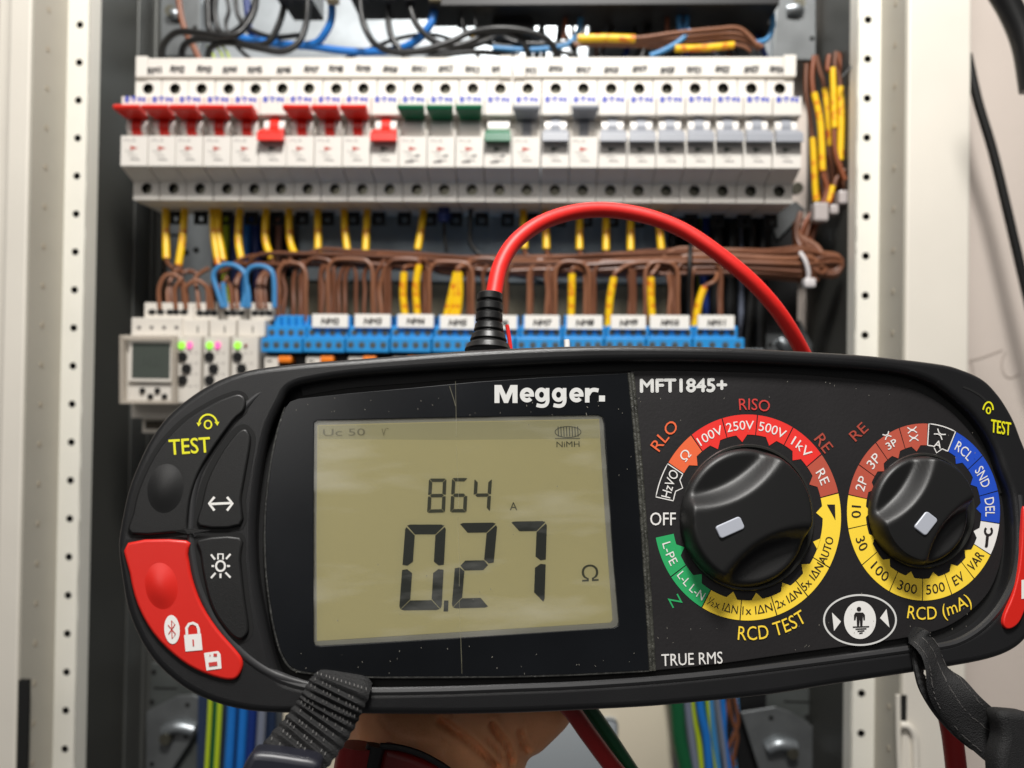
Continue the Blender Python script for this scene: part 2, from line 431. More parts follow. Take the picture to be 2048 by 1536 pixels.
# inner side walls with folds
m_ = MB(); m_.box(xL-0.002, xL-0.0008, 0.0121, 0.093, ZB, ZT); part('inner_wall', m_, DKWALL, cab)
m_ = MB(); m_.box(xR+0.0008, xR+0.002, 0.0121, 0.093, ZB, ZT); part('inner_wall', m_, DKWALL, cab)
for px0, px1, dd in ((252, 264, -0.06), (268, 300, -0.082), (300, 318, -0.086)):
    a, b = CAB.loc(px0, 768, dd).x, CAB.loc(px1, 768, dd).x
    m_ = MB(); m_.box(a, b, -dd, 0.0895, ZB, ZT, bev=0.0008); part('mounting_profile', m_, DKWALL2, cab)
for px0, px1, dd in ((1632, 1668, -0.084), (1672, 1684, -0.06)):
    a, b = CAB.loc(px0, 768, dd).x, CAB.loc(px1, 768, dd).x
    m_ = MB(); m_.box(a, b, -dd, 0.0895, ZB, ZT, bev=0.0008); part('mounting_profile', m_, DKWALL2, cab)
# hinges / catches at the lower corners
m_ = MB(); a = CAB.loc(37, 1360, LIPD+0.0004); b = CAB.loc(53, 1540, LIPD+0.0004)
m_.box(a.x, b.x, -LIPD-0.0006, -LIPD+0.002, b.z, a.z); part('slot', m_, HOLE, cab)
m_ = MB(); a = CAB.loc(1800, 1390, LIPD+0.0004); b = CAB.loc(1813, 1446, LIPD+0.0004)
m_.box(a.x, b.x, -LIPD-0.0006, -LIPD+0.002, b.z, a.z); part('slot', m_, HOLE, cab)
m_ = MB(); pts = wire([(1796, 1390), (1797, 1470), (1800, 1560)], LIPD+0.001); m_.tube(pts, 0.0014, 8); part('frame_bead', m_, CREAM, cab, True)
m_ = MB(); pts = wire([(1800, 1450), (1815, 1452), (1828, 1470), (1831, 1500), (1832, 1570)], LIPD+0.001); m_.tube(pts, 0.0022, 10); part('hinge', m_, CREAM, cab, True)
for (x0, x1, y0, y1, lb_, hs, sl_) in ((296, 425, 1330, 1600, 'lower left side plate', ((308, 1344), (304, 1404), (303, 1528)), (308, 354, 1375)), (1530, 1645, 1330, 1600, 'lower right side plate', ((1636, 1407), (1615, 1434), (1634, 1527)), (1568, 1618, 1402)), (1700, 1701, 0, 1, '', (), None)):
    if not lb_: continue
    p, q = CAB.loc(x0, y1, -0.078), CAB.loc(x1, y0, -0.078); m_ = MB(); m_.box(p.x, q.x, 0.078, 0.0885, p.z, q.z, bev=0.0006)
    sp_ = part('side_plate', m_, mat('side_plate_steel', (96, 100, 98), 0.5, metal=.5, var=.15, vscale=50), cab, label=lb_)
    for h in hs:
        p = CAB.loc(*h, -0.078); m_ = MB(); m_.disc_cyl((p.x, p.z), 0.002, 0.0776, 0.0783, 12); part('hole', m_, HOLE, sp_)
    a, b = CAB.loc(sl_[0], sl_[2], -0.078), CAB.loc(sl_[1], sl_[2], -0.078); m_ = MB(); m_.box(a.x, b.x, 0.0776, 0.0783, a.z-0.0008, a.z+0.0004); part('slot', m_, HOLE, sp_)
# bracket plates with raised catch and screw
def bracket(pts, d, catch, scr, holes, label):
    lp = loop_px(pts, CAB, d); m_ = MB(); plate(m_, [lp], d-0.002, d, 0.0006)
    t = part('bracket_plate', m_, mat('bracket_steel', (118, 121, 122), 0.42, metal=0.6, var=0.12, vscale=60), cab, label=label)
    m_ = MB(); m_.tube(wire([(*catch[0], d+0.001), (*catch[1], d+0.0025), (*catch[2], d+0.001)], 0), [0.0045]*4+[0.0045]*(2*8+1-4), 12); part('catch', m_, GALV, t, True)
    p = CAB.loc(*scr, d); m_ = MB(); m_.disc_cyl((p.x, p.z), 0.0042, -d-0.006, -d-0.001, 18); part('screw', m_, SCREW, t)
    for h in holes:
        p = CAB.loc(*h, d); m_ = MB(); m_.disc_cyl((p.x, p.z), 0.0018, -d-0.0003, -d+0.0003, 12); part('hole', m_, HOLE, t)
bracket([(292, 1425), (355, 1392), (385, 1390), (432, 1404), (340, 1545), (292, 1545)], -0.07, [(330, 1462), (355, 1453), (388, 1460)], (337, 1472), [(375, 1410), (372, 1472), (304, 1528)], 'grey bracket plate at lower left')
bracket([(1482, 1425), (1550, 1414), (1580, 1424), (1628, 1455), (1628, 1545), (1520, 1545)], -0.07, [(1535, 1497), (1560, 1488), (1590, 1494)], (1581, 1500), [(1542, 1436), (1614, 1434), (1635, 1527)], 'grey bracket plate at lower right')
bracket([(1555, -20), (1632, -20), (1632, 120), (1545, 118)], -0.07, [(1575, 20), (1590, 18), (1600, 20)], (1594, 12), [(1624, 77)], 'grey bracket plate at upper right')
bracket([(1535, 430), (1592, 402), (1612, 420), (1555, 480)], -0.075, [(1600, 470), (1603, 480), (1600, 490)], (1590, 380), [(1548, 441)], 'pale bracket tab beside the breakers')
bracket([(320, -20), (400, -20), (400, 112), (322, 112)], -0.08, [(345, 25), (350, 28), (355, 33)], (347, 28), [(390, 55)], 'grey bracket plate at upper left')
bracket([(1500, 690), (1540, 650), (1600, 640), (1640, 720), (1500, 740)], -0.08, [(1560, 680), (1570, 690), (1580, 700)], (1590, 700), [(1540, 690)], 'grey bracket plate behind the red lead')

m_ = MB(); p, q = CAB.loc(588, 556, -0.047), CAB.loc(1345, 396, -0.047); m_.box(p.x, q.x, 0.0572, 0.0592, p.z, q.z); part('mounting_plate', m_, mat('mounting_plate_steel', (150, 160, 166), .4, metal=.5, var=.12, vscale=30), cab)
# DIN rails
for py0, py1 in ((238, 330), (690, 760)):
    m_ = MB(); m_.box(-0.006, 0.42, 0.048, 0.056, cz(py1, -0.05), cz(py0, -0.05), bev=0.001)
    part('din_rail', m_, GALV, cab)

# ================================================================== CIRCUIT BREAKERS
PITCH = 0.018; HW = 0.00868
NOSE = 0.016
zt0, zt1 = cz(152), cz(196)
zn0, zn1 = cz(193, NOSE), cz(334, NOSE)
zw0, zw1 = cz(229, NOSE), cz(273, NOSE)
zs = cz(367); zb = cz(403)
zh2 = cz(380)
prof = [(0.045, zt0), (0.0, zt0), (0.0, zn0), (-NOSE, zn0), (-NOSE, zw0), (-0.0085, zw0-0.001), (-0.0085, zw1+0.001), (-NOSE, zw1), (-NOSE, zn1), (-0.0005, zs), (0.0, zs), (0.0, zb), (0.042, zb), (0.045, zb+0.004)]
def breaker_body():
    m_ = MB(); n = len(prof)
    for i in range(n):
        (y0, z0), (y1, z1) = prof[i], prof[(i+1) % n]
        if i == 1: m_.cellhole(-HW, HW, z1, z0, 0.0, 0, 0, 0.0037, 0.009, 18, 0, 1); continue
        if i == 10: m_.cellhole(-HW, HW, z1, z0, 0.0, 0.0003, zh2, 0.0036, 0.009, 18, 0, 1); continue
        m_.add([(-HW, y0, z0), (HW, y0, z0), (HW, y1, z1), (-HW, y1, z1)], [(0, 1, 2, 3)])
    # side faces in convex strips
    lo = [(0.045, zt0), (0.0, zt0), (0.0, zb), (0.042, zb), (0.045, zb+0.004)]
    up = [(0.0, zn0), (-NOSE, zn0), (-NOSE, zw0), (-0.0085, zw0-0.001), (-0.0085, zw1+0.001), (-NOSE, zw1), (-NOSE, zn1), (-0.0005, zs), (0.0, zs)]
    for sx in (-HW, HW):
        m_.add([(sx, y, z) for y, z in lo], [tuple(range(len(lo)))])
        U = [(sx, y, z) for y, z in up]
        m_.add([U[0], U[1], U[2], U[3], (sx, 0, U[3][2])], [(0, 1, 2, 3, 4)])
        m_.add([(sx, 0, U[3][2]), U[3], U[4], (sx, 0, U[4][2])], [(0, 1, 2, 3)])
        m_.add([(sx, 0, U[4][2]), U[4], U[5], U[6], U[7], U[8]], [(0, 1, 2, 3, 4, 5)])
    return m_
def barrel():
    m_ = MB(); n = 14; c = (-0.0075, (zw0+zw1)/2); r = 0.0066
    m_.prism([(c[0]-r*math.cos(a)*0.95, c[1]+r*math.sin(a)) for a in [PI*(-0.5+k/(n-1)) for k in range(n)]], -0.0068, 0.0068)
    return m_
bc = (-0.0075, (zw0+zw1)/2)
def stem():
    m_ = MB(); r0, r1 = 0.0066, 0.0073; n = 10
    aa = [math.radians(-62+124*k/(n-1)) for k in range(n)]
    pr = [(bc[0]-r1*math.cos(a), bc[1]+r1*math.sin(a)) for a in aa]+[(bc[0]-r0*0.8*math.cos(a), bc[1]+r0*0.8*math.sin(a)) for a in aa[::-1]]
    m_.prism(pr, -0.0029, 0.0029); return m_
def paddle(up):
    m_ = MB()
    if up: pr = [(-0.0125, cz(241, 0.0125)), (-0.0262, cz(219.5, 0.0262)), (-0.0272, cz(212, 0.0272)), (-0.0258, cz(209, 0.0258)), (-0.0125, cz(226, 0.0125))]; tp = [0.80, 0.99, 1.0, 1.0, 0.86]
    else: pr = [(-0.0125, cz(257, 0.0125)), (-0.0195, cz(261, 0.0195)), (-0.0215, cz(265, 0.0215)), (-0.0222, cz(282, 0.0222)), (-0.0125, cz(285, 0.0125))]; tp = [0.80, 0.9, 1.0, 1.0, 0.9]
    m_.prism(pr, -HW*0.97, HW*0.97, 0, 0.0005, tp); return m_
def fl(x, z, y): return Vector((x, y, z))
def print_flat(m_, s, x, z, w_, h, y, bold=0, mi=0):
    vs, fs = text_geo(s, bold)
    for i, (sx, sy) in enumerate(shifts(bold*h*1.4)): m_.add([(x+a*w_+sx, y-i*1e-5, z+b*h+sy) for a, b in vs], fs, mi)
Z0 = Vector((0, 0, 0))
MD = {}
def cached(key, fn, mats, smooth=False):
    if key not in MD: MD[key] = meshdata(fn(), mats, smooth, key, Z0)
    return MD[key]
def logo_mb():
    m_ = MB(); print_flat(m_, 'E·T·N', 0, cz(204, NOSE), 0.0126, 0.0034, -NOSE-0.0001, 0.07); return m_
def rating_mb(full):
    def fn():
        m_ = MB(); y = -NOSE-0.0001
        print_flat(m_, 'PLS', -0.003, cz(284, NOSE), 0.0075, 0.0013, y)
        for k in range(3):
            z = cz(303+k*8, NOSE); x0 = -0.006+0.002*k
            m_.add([(x0, y, z), (x0+0.006, y, z-0.0008), (x0+0.006, y, z-0.0012), (x0, y, z-0.0004)], [(0, 1, 2, 3)])
        print_flat(m_, '10kA', 0.0005, cz(323, NOSE), 0.006, 0.0014, y)
        return m_
    return fn
def tri_mb():
    m_ = MB(); y = -NOSE-0.00012; z = cz(298, NOSE)
    m_.add([(-0.0025, y, z+0.0014), (-0.0025, y, z-0.0014), (0.0028, y, z)], [(0, 1, 2)]); return m_
def qmark_mb():
    m_ = MB(); y = -NOSE-0.00012
    for x, z, w_ in ((0.003, cz(312, NOSE), 0.003), (-0.002, cz(324, NOSE), 0.0055)):
        m_.add([(x-w_/2, y, z+0.0006), (x+w_/2, y, z+0.0009), (x+w_/2, y, z-0.0006), (x-w_/2, y, z-0.0008)], [(0, 1, 2, 3)])
    return m_
def screw_mb():
    m_ = MB(); m_.disc_cyl((0, 0), 0.0033, 0.0, 0.0015, 14)
    m_.box(-0.0028, 0.0028, -0.0003, 0.0002, -0.0004, 0.0004); return m_
states = ['ru']*5+['rd']+['ru']*3+['rd']+['gu']*3+['gd']+['yu', 'yd', 'yu']+['yd']*7
desc = {'ru': 'with its red toggle up', 'rd': 'with its red toggle down', 'gu': 'with its green toggle up', 'gd': 'with its green toggle down', 'yu': 'with its grey toggle up', 'yd': 'with its grey toggle down'}
for i, st in enumerate(states):
    x = PITCH*i; jx = random.uniform(-0.00012, 0.00012)
    t = thing('circuit_breaker', 'white circuit breaker %s, %s from the left in its row' % (desc[st], ORD[i]), 'circuit breaker', CAB, (x+jx, random.uniform(-0.0003, 0.0003), 0), 'circuit breakers in the row of twenty-four')
    BASE[t] = Z0
    part('body', cached('body', breaker_body, [WHITE, HOLE]), None, t)
    part('barrel', cached('barrel', barrel, [WHITE2], True), None, t)
    cm = {'r': RED, 'g': GREEN, 'y': GREY}[st[0]]
    tg = part('toggle', cached('toggle'+st, lambda: paddle(st[1] == 'u'), [cm]), None, t)
    if st[0] != 'g': part('toggle_stem', cached('toggle_stem'+st[0], stem, [cm], True), None, tg)
    part('lettering', cached('lettering_logo', logo_mb, [LOGO]), None, t)
    part('lettering', cached('lettering_rating', rating_mb(1), [PRINT]), None, t)
    part('arrow_mark', cached('arrow_mark'+('r' if st[1] == 'u' else 'g'), tri_mb, [REDPRINT if st[1] == 'u' else GREENPRINT]), None, t)
    if st[0] == 'g': part('rating_mark', cached('rating_mark', qmark_mb, [PRINT]), None, t)
    for zc in (0, zh2):
        s_ = part('screw', cached('screw', screw_mb, [SCREW]), None, t); s_.location = (0, 0.0045, zc); s_.rotation_euler = (0, random.uniform(0, 3), 0)
    # lower clamp lug below the body
    def lug():
        m_ = MB(); plate(m_, [[(-0.0045, 0), (0.0045, 0), (0.0045, -0.009), (-0.0045, -0.009)], [(-0.002, -0.0035), (0.002, -0.0035), (0.002, -0.007), (-0.002, -0.007)]], -0.021, -0.018); return m_
    l_ = part('clamp', cached('clamp', lug, [mat('dark_clamp', (40, 42, 44), 0.5, metal=0.5)]), None, t); l_.location = (0.0045, 0.013, zb)

# label strips over the breakers
hand = ['RM1', 'RM2', 'RM3', 'RM4', 'RM5', 'RM6', 'RM7', 'RM8', 'RM9', 'RM10', 'RM11', 'RM12', 'RM13', 'RM14', 'RM15', 'RM16', 'RM17', 'RM18', 'RM19', 'RM20', 'RM21', 'RM22', 'RM23', 'RM24']
hx = [309, 355, 408, 459, 510, 566, 622, 673, 727, 780, 837, 890, 945, 998, 1060, 1110, 1166, 1222, 1278, 1333, 1389, 1445, 1500, 1553]
SD = 0.002
for nm, a, b, idx, side in (('label_strip', 272, 1024, range(0, 14), 'left'), ('label_strip', 1027, 1592, range(14, 24), 'right')):
    xa, xb = CAB.loc(a, 134, SD).x, CAB.loc(b, 134, SD).x; z1, z0 = cz(113, SD), cz(154, SD)
    t = thing(nm, 'white handwritten label strip above the %s breakers' % ('fourteen left' if side == 'left' else 'ten right'), 'label strip', CAB, (xa, -SD, z0), 'label strips above the breakers')
    m_ = MB(); m_.box(xa+0.008, xb-0.008, -SD, 0.012, z0+0.0003, z1-0.0006, bev=0.0003); part('strip', m_, WHITE, t)
    for q0, q1 in ((xa, xa+0.0078), (xb-0.0078, xb)):
        m_ = MB(); m_.box(q0, q1, -SD-0.0006, 0.012, z0, z1+0.0006, bev=0.0004); part('end_cap', m_, WHITE, t)
    m_ = MB(); m_.box(xa+0.001, xb-0.001, 0.0122, 0.02, z0-0.002, z1-0.006); part('strip_holder', m_, WHITE, t)
    for k in idx:
        m_ = MB(); text_px(m_, hand[k], hx[k]+random.uniform(-1, 1), 139+random.uniform(-2, 2), 27, 13, random.uniform(-6, 6), CAB, SD+0.0002, 0.055, random.uniform(0, 0.3))
        part('lettering', m_, INK, t)

# ================================================================== WIRES
def W(name, path, r, m_, label, group=None, cat='wire', sleeves=(), n=10):
    mb = MB(); mb.tube(path, r, n)
    if not sleeves: return solo(name, mb, m_, CAB, label, cat, group, True)
    b = Vector(path[0]); t = thing(name, label, cat, CAB, b, group)
    part('insulation', mb, m_, t, True)
    for sp, sr in sleeves:
        s = MB(); s.tube(sp, sr, 10); part('marker_sleeve', s, YSL, t, True)
    return t
# black cables above the breakers
RB = 0.0022
W('black_cable', wire([(325, 135, -.02), (326, 94, -.015), (344, 70, -.01), (367, 63, -.008), (411, 68, -.005), (446, 73, -.003), (476, 67, -.004), (497, 45, -.008), (509, 18, -.01), (513, -15, -.01)], 0), RB, BLACKW, 'black cable arching highest over the first breaker at far left', cat='cable')
W('black_cable', wire([(363, 135, -.02), (363, 111, -.02), (371, 88, -.018), (397, 78, -.016), (441, 82, -.016), (505, 91, -.02), (538, 83, -.02), (556, 53, -.02), (567, 18, -.02), (568, -15, -.02)], 0), RB, BLACKW, 'black cable looping under the first one over the second breaker', cat='cable')
W('black_cable', wire([(417, 135, -.015), (417, 108, -.012), (428, 91, -.01), (461, 85, -.008), (520, 97, -.006), (564, 103, -.006), (596, 86, -.008), (611, 53, -.01), (615, 20, -.01), (615, -15, -.01)], 0), RB, BLACKW, 'black cable dipping low over the third to sixth breakers', cat='cable')
W('black_cable', wire([(416, -15), (417, 30), (420, 58), (440, 76), (470, 82)], -0.03), RB*1.2, BLACKW, 'black cable running straight down at the top left', cat='cable')
W('black_cable', wire([(432, -15), (430, 30), (440, 62), (470, 78), (520, 80)], -0.035), RB, BLACKW, 'black cable curving behind the top left loops', cat='cable')
W('black_cable', wire([(720, -15, -.01), (723, 29, -.01), (734, 64, -.01), (754, 91, -.008), (792, 104, -.006), (842, 101, -.006), (900, 84, -.008), (939, 66, -.01), (994, 57, -.01), (1050, 62, -.012), (1095, 80, -.015), (1120, 118, -.02)], 0), RB, BLACKW, 'long black cable sweeping from the top centre to the sixteenth breaker', cat='cable')
W('black_cable', wire([(775, -15, -.02), (776, 35, -.02), (783, 73, -.02), (800, 100, -.02), (815, 118, -.02)], 0), RB, BLACKW, 'black cable dropping straight to the tenth breaker', cat='cable')
W('black_cable', wire([(816, -15, -.015), (824, 29, -.014), (842, 61, -.012), (872, 84, -.01), (905, 92, -.01), (939, 84, -.012), (980, 66, -.014), (1029, 70, -.016), (1052, 95, -.018), (1058, 122, -.02)], 0), RB, BLACKW, 'black cable crossing the long one to the fifteenth breaker', cat='cable')
W('black_cable', wire([(775, 100), (860, 103), (920, 98), (990, 75), (1010, 60)], -0.03), RB, BLACKW, 'black cable lying behind the two crossing cables', cat='cable')
RBL = 0.0027
W('blue_cable', wire([(663, -15, -.02), (663, 35, -.022), (651, 65, -.024), (632, 86, -.028), (600, 92, -.03)], 0), RBL, BLUEW, 'blue cable dropping from the top beside the black loops', cat='cable')
W('blue_cable', wire([(480, 76, -.035), (560, 88, -.034), (622, 93, -.03), (681, 101, -.03), (739, 104, -.03), (798, 98, -.026), (834, 80, -.022), (857, 55, -.02), (867, 29, -.02), (872, -15, -.02)], 0), RBL, BLUEW, 'long blue cable lying behind the top edge of the breakers', cat='cable')
W('blue_cable', wire([(492, -15), (496, 30), (500, 60), (520, 82)], -0.045), RBL, DKBLUE, 'navy cable in shade behind the top left loops', cat='cable')
W('brown_cable', wire([(356, -15), (362, 30), (372, 65), (388, 95), (402, 125)], -0.045), 0.0022, mat('brown_cable_pvc', (126, 70, 38), 0.4), 'thick brown cable dropping behind the first black loops', cat='cable')
for a, lb in ((925, 'left'), (951, 'right')):
    W('thin_black_wire', wire([(a, 5), (a-1, 35), (a+3, 70)], -0.02), 0.0007, BLACKW, 'thin black wire under the black switchgear, %s of the pair' % lb, 'thin black wires under the switchgear')
W('blue_wire', wire([(1162, 5), (1160, 50), (1150, 75), (1125, 92), (1060, 100), (985, 96)], -0.03), 0.0019, LBLUEW, 'light blue wire curving under the black switchgear')
W('blue_wire', wire([(1365, 10), (1358, 40), (1364, 68), (1374, 40), (1368, 12)], -0.028), 0.0019, LBLUEW, 'light blue wire loop hanging beside the brown wires')
W('blue_wire', wire([(1300, 112), (1330, 100), (1360, 82), (1380, 60)], -0.022), 0.0019, LBLUEW, 'light blue wire rising under the brown wires at top')
W('blue_wire', wire([(1540, 5), (1546, 50), (1532, 80), (1500, 86)], -0.03), 0.0019, LBLUEW, 'light blue wire at the right end of the switchgear')
for k, (dy, dx) in enumerate(((-4, 0), (6, 10), (15, 4), (26, -12))):
    sl = []
    if k == 1: sl = [(wire([(1155, 77), (1210, 76), (1270, 78)], -0.018), 0.0027)]
    if k == 3: sl = [(wire([(1350, 97), (1410, 96), (1468, 90)], -0.018), 0.0024)]
    W('brown_wire', wire([(1160+dx, 76+dy*0.5), (1270, 78+dy*0.5), (1350, 70+dy), (1430, 62+dy), (1480, 62+dy*1.1), (1515+dx, 92+dy*0.4)], -0.02-0.002*k), 0.0014, BROWN2,
      'brown wire, %s of four above the right label strip' % ORD[k], 'brown wires above the right label strip', sleeves=sl)
for a, b in ((1132, 5), (1337, -15)):
    W('brown_wire', wire([(a, b), (a-2, 45), (a-5, 78)], -0.03), 0.0014, mat('brown_red', (130, 72, 44), 0.4), 'brown wire dropping from the switchgear near the %s' % ('blue curve' if a == 1132 else 'blue loop'))
W('yellow_sleeved_wire', wire([(945, 72), (965, 76), (990, 72)], -0.03), 0.0018, YSL, 'short yellow sleeved wire end behind the crossing black cables')
for k, (q, dd, r) in enumerate((([(470, -15), (476, 30), (500, 58), (545, 74), (600, 70)], -.038, .0018), ([(452, -15), (458, 20), (452, 52), (470, 88), (500, 118)], -.04, .0015), ([(515, -15), (500, 30), (470, 62), (440, 70)], -.042, .002),
    ([(690, 118), (740, 98), (800, 76), (870, 70), (940, 96), (960, 120)], -.034, .0014), ([(900, -15), (930, 60), (990, 90), (1080, 96), (1150, 110)], -.032, .0016), ([(985, 60), (1030, 84), (1100, 88), (1170, 84)], -.03, .0018), ([(1000, 40), (1060, 70), (1085, 100), (1090, 120)], -.036, .0014), ([(850, 118), (900, 108), (960, 104), (1040, 112)], -.024, .0018))):
    W('black_cable', wire(q, dd), r, BLACKW, 'thinner black cable in the tangle above the breakers, %s of eight from the left' % ORD[k], 'thinner black cables in the top tangle', cat='cable')
for k, x in enumerate((430, 447, 460)):
    W('thin_wire', wire([(x, 120), (x-6, 104), (x-16, 92)], -.02), .0007, LIME, 'thin lime wire end among the top left black loops, %s' % ORD[k], 'thin lime wire ends at top left')
# black switchgear along the top
sg = thing('switchgear', 'black switchgear block hanging along the top edge of the cabinet', 'switchgear', CAB, CAB.loc(1200, 10, -0.01))
for a, b, t0, t1, dd in ((856, 1560, -60, 12, -0.012), (905, 925, 12, 16, -0.014), (945, 965, 12, 16, -0.014), (985, 1062, 12, 62, -0.03), (1180, 1548, 8, 52, -0.05), (700, 870, -60, -2, -0.02), (560, 625, -60, 0, -0.02)):  # the wide, deeper box is black shadow under the switchgear built solid
    p, q = CAB.loc(a, t1, dd), CAB.loc(b, t0, dd)
    m_ = MB(); m_.box(p.x, q.x, -dd, -dd+0.03, p.z, q.z, bev=0.0008); part('housing_and_shade', m_, BLACKP, sg)
for a in (567, 613, 663, 722, 777, 818, 870):
    p = CAB.loc(a, 2, -0.01); m_ = MB(); m_.box(p.x-0.004, p.x+0.004, 0.008, 0.016, p.z, p.z+0.008, bev=0.0006); part('cable_shoe', m_, BLACKP if a != 663 and a != 870 else mat('beige_shoe', (150, 140, 112), 0.5), sg)
random.seed(11)
for k in range(14):
    x0 = 1195+k*25+random.uniform(-8, 8); y0 = random.uniform(8, 30)
    mtl = random.choice([BLACKW, BLACKW, BLACKW, DKBLUE, GREYW, LIME, BROWN])
    W('back_wire', wire([(x0, y0-30), (x0+random.uniform(-14, 14), y0+30), (x0+random.uniform(-30, 30), y0+85), (x0+random.uniform(-30, 30), 130)], random.uniform(-0.07, -0.04)), random.uniform(0.0012, 0.003), mtl,
      '%s wire in the shaded tangle under the right switchgear, %s from the left' % ({BLACKW: 'black', DKBLUE: 'navy', GREYW: 'grey', LIME: 'lime', BROWN: 'brown'}[mtl], ORD[k]), 'tangled wires behind the right switchgear')
for k in range(7):
    x0 = 1070+k*14+random.uniform(-5, 5)
    W('back_wire', wire([(x0, 0), (x0+random.uniform(-20, 20), 60), (x0+random.uniform(-30, 40), 125)], random.uniform(-0.07, -0.05)), random.uniform(0.0012, 0.0024), BLACKW,
      'thin black wire before the bright back plate, %s from the left' % ORD[k], 'thin black wires before the back plate')

# horizontal brown loom: every wire runs in the loom and turns down (or up) at its own place
random.seed(5)
def lane(k, n, x):
    a = k*2.399; rr = math.sqrt((k+0.5)/n)
    spread = 0.0046+0.0026*max(0, (x-900)/700)
    return spread*rr*math.cos(a), spread*rr*math.sin(a)
LD = -0.012
down = [(553, 'm'), (564, 'm'), (588, 'm'), (601, 'm'), (641, 'm'), (662, 'm'), (679, 'm'), (690, 'm'), (727, 'm'), (751, 'm'), (764, 'm'), (849, 'm'), (941, 'm'), (965, 'm'), (1012, 'm'), (1057, 'm'), (1091, 'm'), (1102, 'm'), (1170, 'm'), (1183, 'm'), (1257, 'm'), (1263, 'm'), (1336, 'm'), (1350, 'm'), (1382, 'm'), (1440, 'm')]
NL = len(down)+12
def loomy(x): return 527+ (x-1100)*0.012 + 6*math.sin(x/130.0)
def loom_run(x0, k, x1=1615):
    pts = []; x = x0
    while x < x1:
        a, b = lane(k, NL, x); p = CAB.loc(x, loomy(x), LD); pts.append((p.x, p.y+a+random.uniform(-.0006, .0006), p.z+b*1.25+random.uniform(-.0007, .0007))); x += random.uniform(80, 120)
    a, b = lane(k, NL, x1); p = CAB.loc(x1, 530, LD); pts.append((p.x, p.y+a, p.z+b*1.5))
    return pts
def tailpts(k):       # far right end of the loom: half of the wires double back, half turn up behind
    a, b = lane(k, NL, 1620)
    if k % 3 == 0: q = [(1650, 520), (1676, 522), (1680, 530), (1668, 545), (1640, 545)]
    elif k % 3 == 1: q = [(1636, 545), (1645, 530), (1630, 500), (1600, 480), (1590, 450)]
    else: q = [(1630, 550), (1620, 540), (1600, 500), (1590, 470), (1600, 430)]
    out = []
    for i, (x, y) in enumerate(q):
        f = 1-0.15*i; p = CAB.loc(x, y, LD-0.004*i*(0 if k % 3 == 0 else 1)); out.append((p.x, p.y+a*f, p.z+b*f))
    return out
xs_block = [561, 662, 746, 830, 916, 1000, 1085, 1169, 1253, 1338, 1433]
def nearest_block(x):
    names = ['first', 'second', 'third', 'fourth', 'fifth', 'sixth', 'seventh', 'eighth', 'ninth', 'tenth', 'eleventh']
    return names[min(range(11), key=lambda i: abs(xs_block[i]-x))]
seen = {}
for k, (x, _) in enumerate(down):
    run = loom_run(x+34, k)
    lead = []
    wob = random.uniform(-8, 8)
    for (qx, qy) in ((x+random.uniform(-4, 4), 668), (x+wob*0.4, 620), (x+wob, 580), (x+1, 552), (x+10, 533)):
        p = CAB.loc(qx, qy, LD+0.004 if qy < 600 else -0.006); lead.append((p.x, p.y, p.z))
    path = catmull(lead+run+tailpts(k), 4)
    nb = nearest_block(x); seen[nb] = seen.get(nb, 0)+1
    W('brown_wire', path, 0.0015+random.uniform(-.0001, .0001), random.choice([BROWN, BROWN, BROWN2]), 'brown wire turning down to the %s blue terminal block, %s there' % (nb, ORD[seen[nb]-1]), 'brown wires of the loom', n=8)
for k, (a, b) in enumerate(((556, 612), (606, 668), (640, 712), (655, 745), (770, 856), (778, 848), (858, 945), (936, 1010), (1062, 1098), (1110, 1178), (1188, 1262), (1268, 1342), (1290, 1356), (1352, 1442))):
    h = 516+random.uniform(-2, 10); dd = -0.004-0.002*(k % 3)
    W('brown_wire', wire([(a, 668, -.006), (a+1, 600, dd), (a+1, h+24, dd), (a+10, h+5, dd), (a+24, h, dd), (b-24, h+1, dd), (b-9, h+6, dd), (b, h+26, dd), (b, 600, dd), (b+2, 668, -.006)], 0), 0.0014, BROWN if k % 3 else BROWN2,
      'brown wire in a squared loop before the loom, %s from the left' % ORD[k], 'squared brown loops above the blue terminals', n=8)
# wires with yellow sleeves from the breakers into the loom
up = [([(332, 415), (332, 470), (333, 518)], 1), ([(370, 415), (366, 470), (357, 532)], 2), ([(426, 415), (428, 470), (437, 530)], 3), ([(436, 415), (438, 470), (447, 522)], 4),
      ([(480, 415), (477, 480), (483, 520)], 5), ([(533, 415), (531, 480), (544, 518)], 6), ([(578, 415), (580, 480), (591, 512)], 7), ([(635, 415), (636, 460), (636, 506)], 8),
      ([(688, 415), (690, 460), (695, 505)], 9), ([(735, 415), (733, 460), (731, 502)], 10), ([(848, 415), (843, 455), (835, 500)], 11), ([(1046, 415), (1047, 450), (1049, 498)], 12),
      ([(1090, 415), (1092, 460), (1093, 499)], 13), ([(1160, 415), (1159, 460), (1159, 500)], 14), ([(1212, 415), (1212, 460), (1212, 502)], 15), ([(1261, 415), (1261, 460), (1261, 502)], 16), ([(1316, 415), (1318, 450), (1323, 503)], 17)]
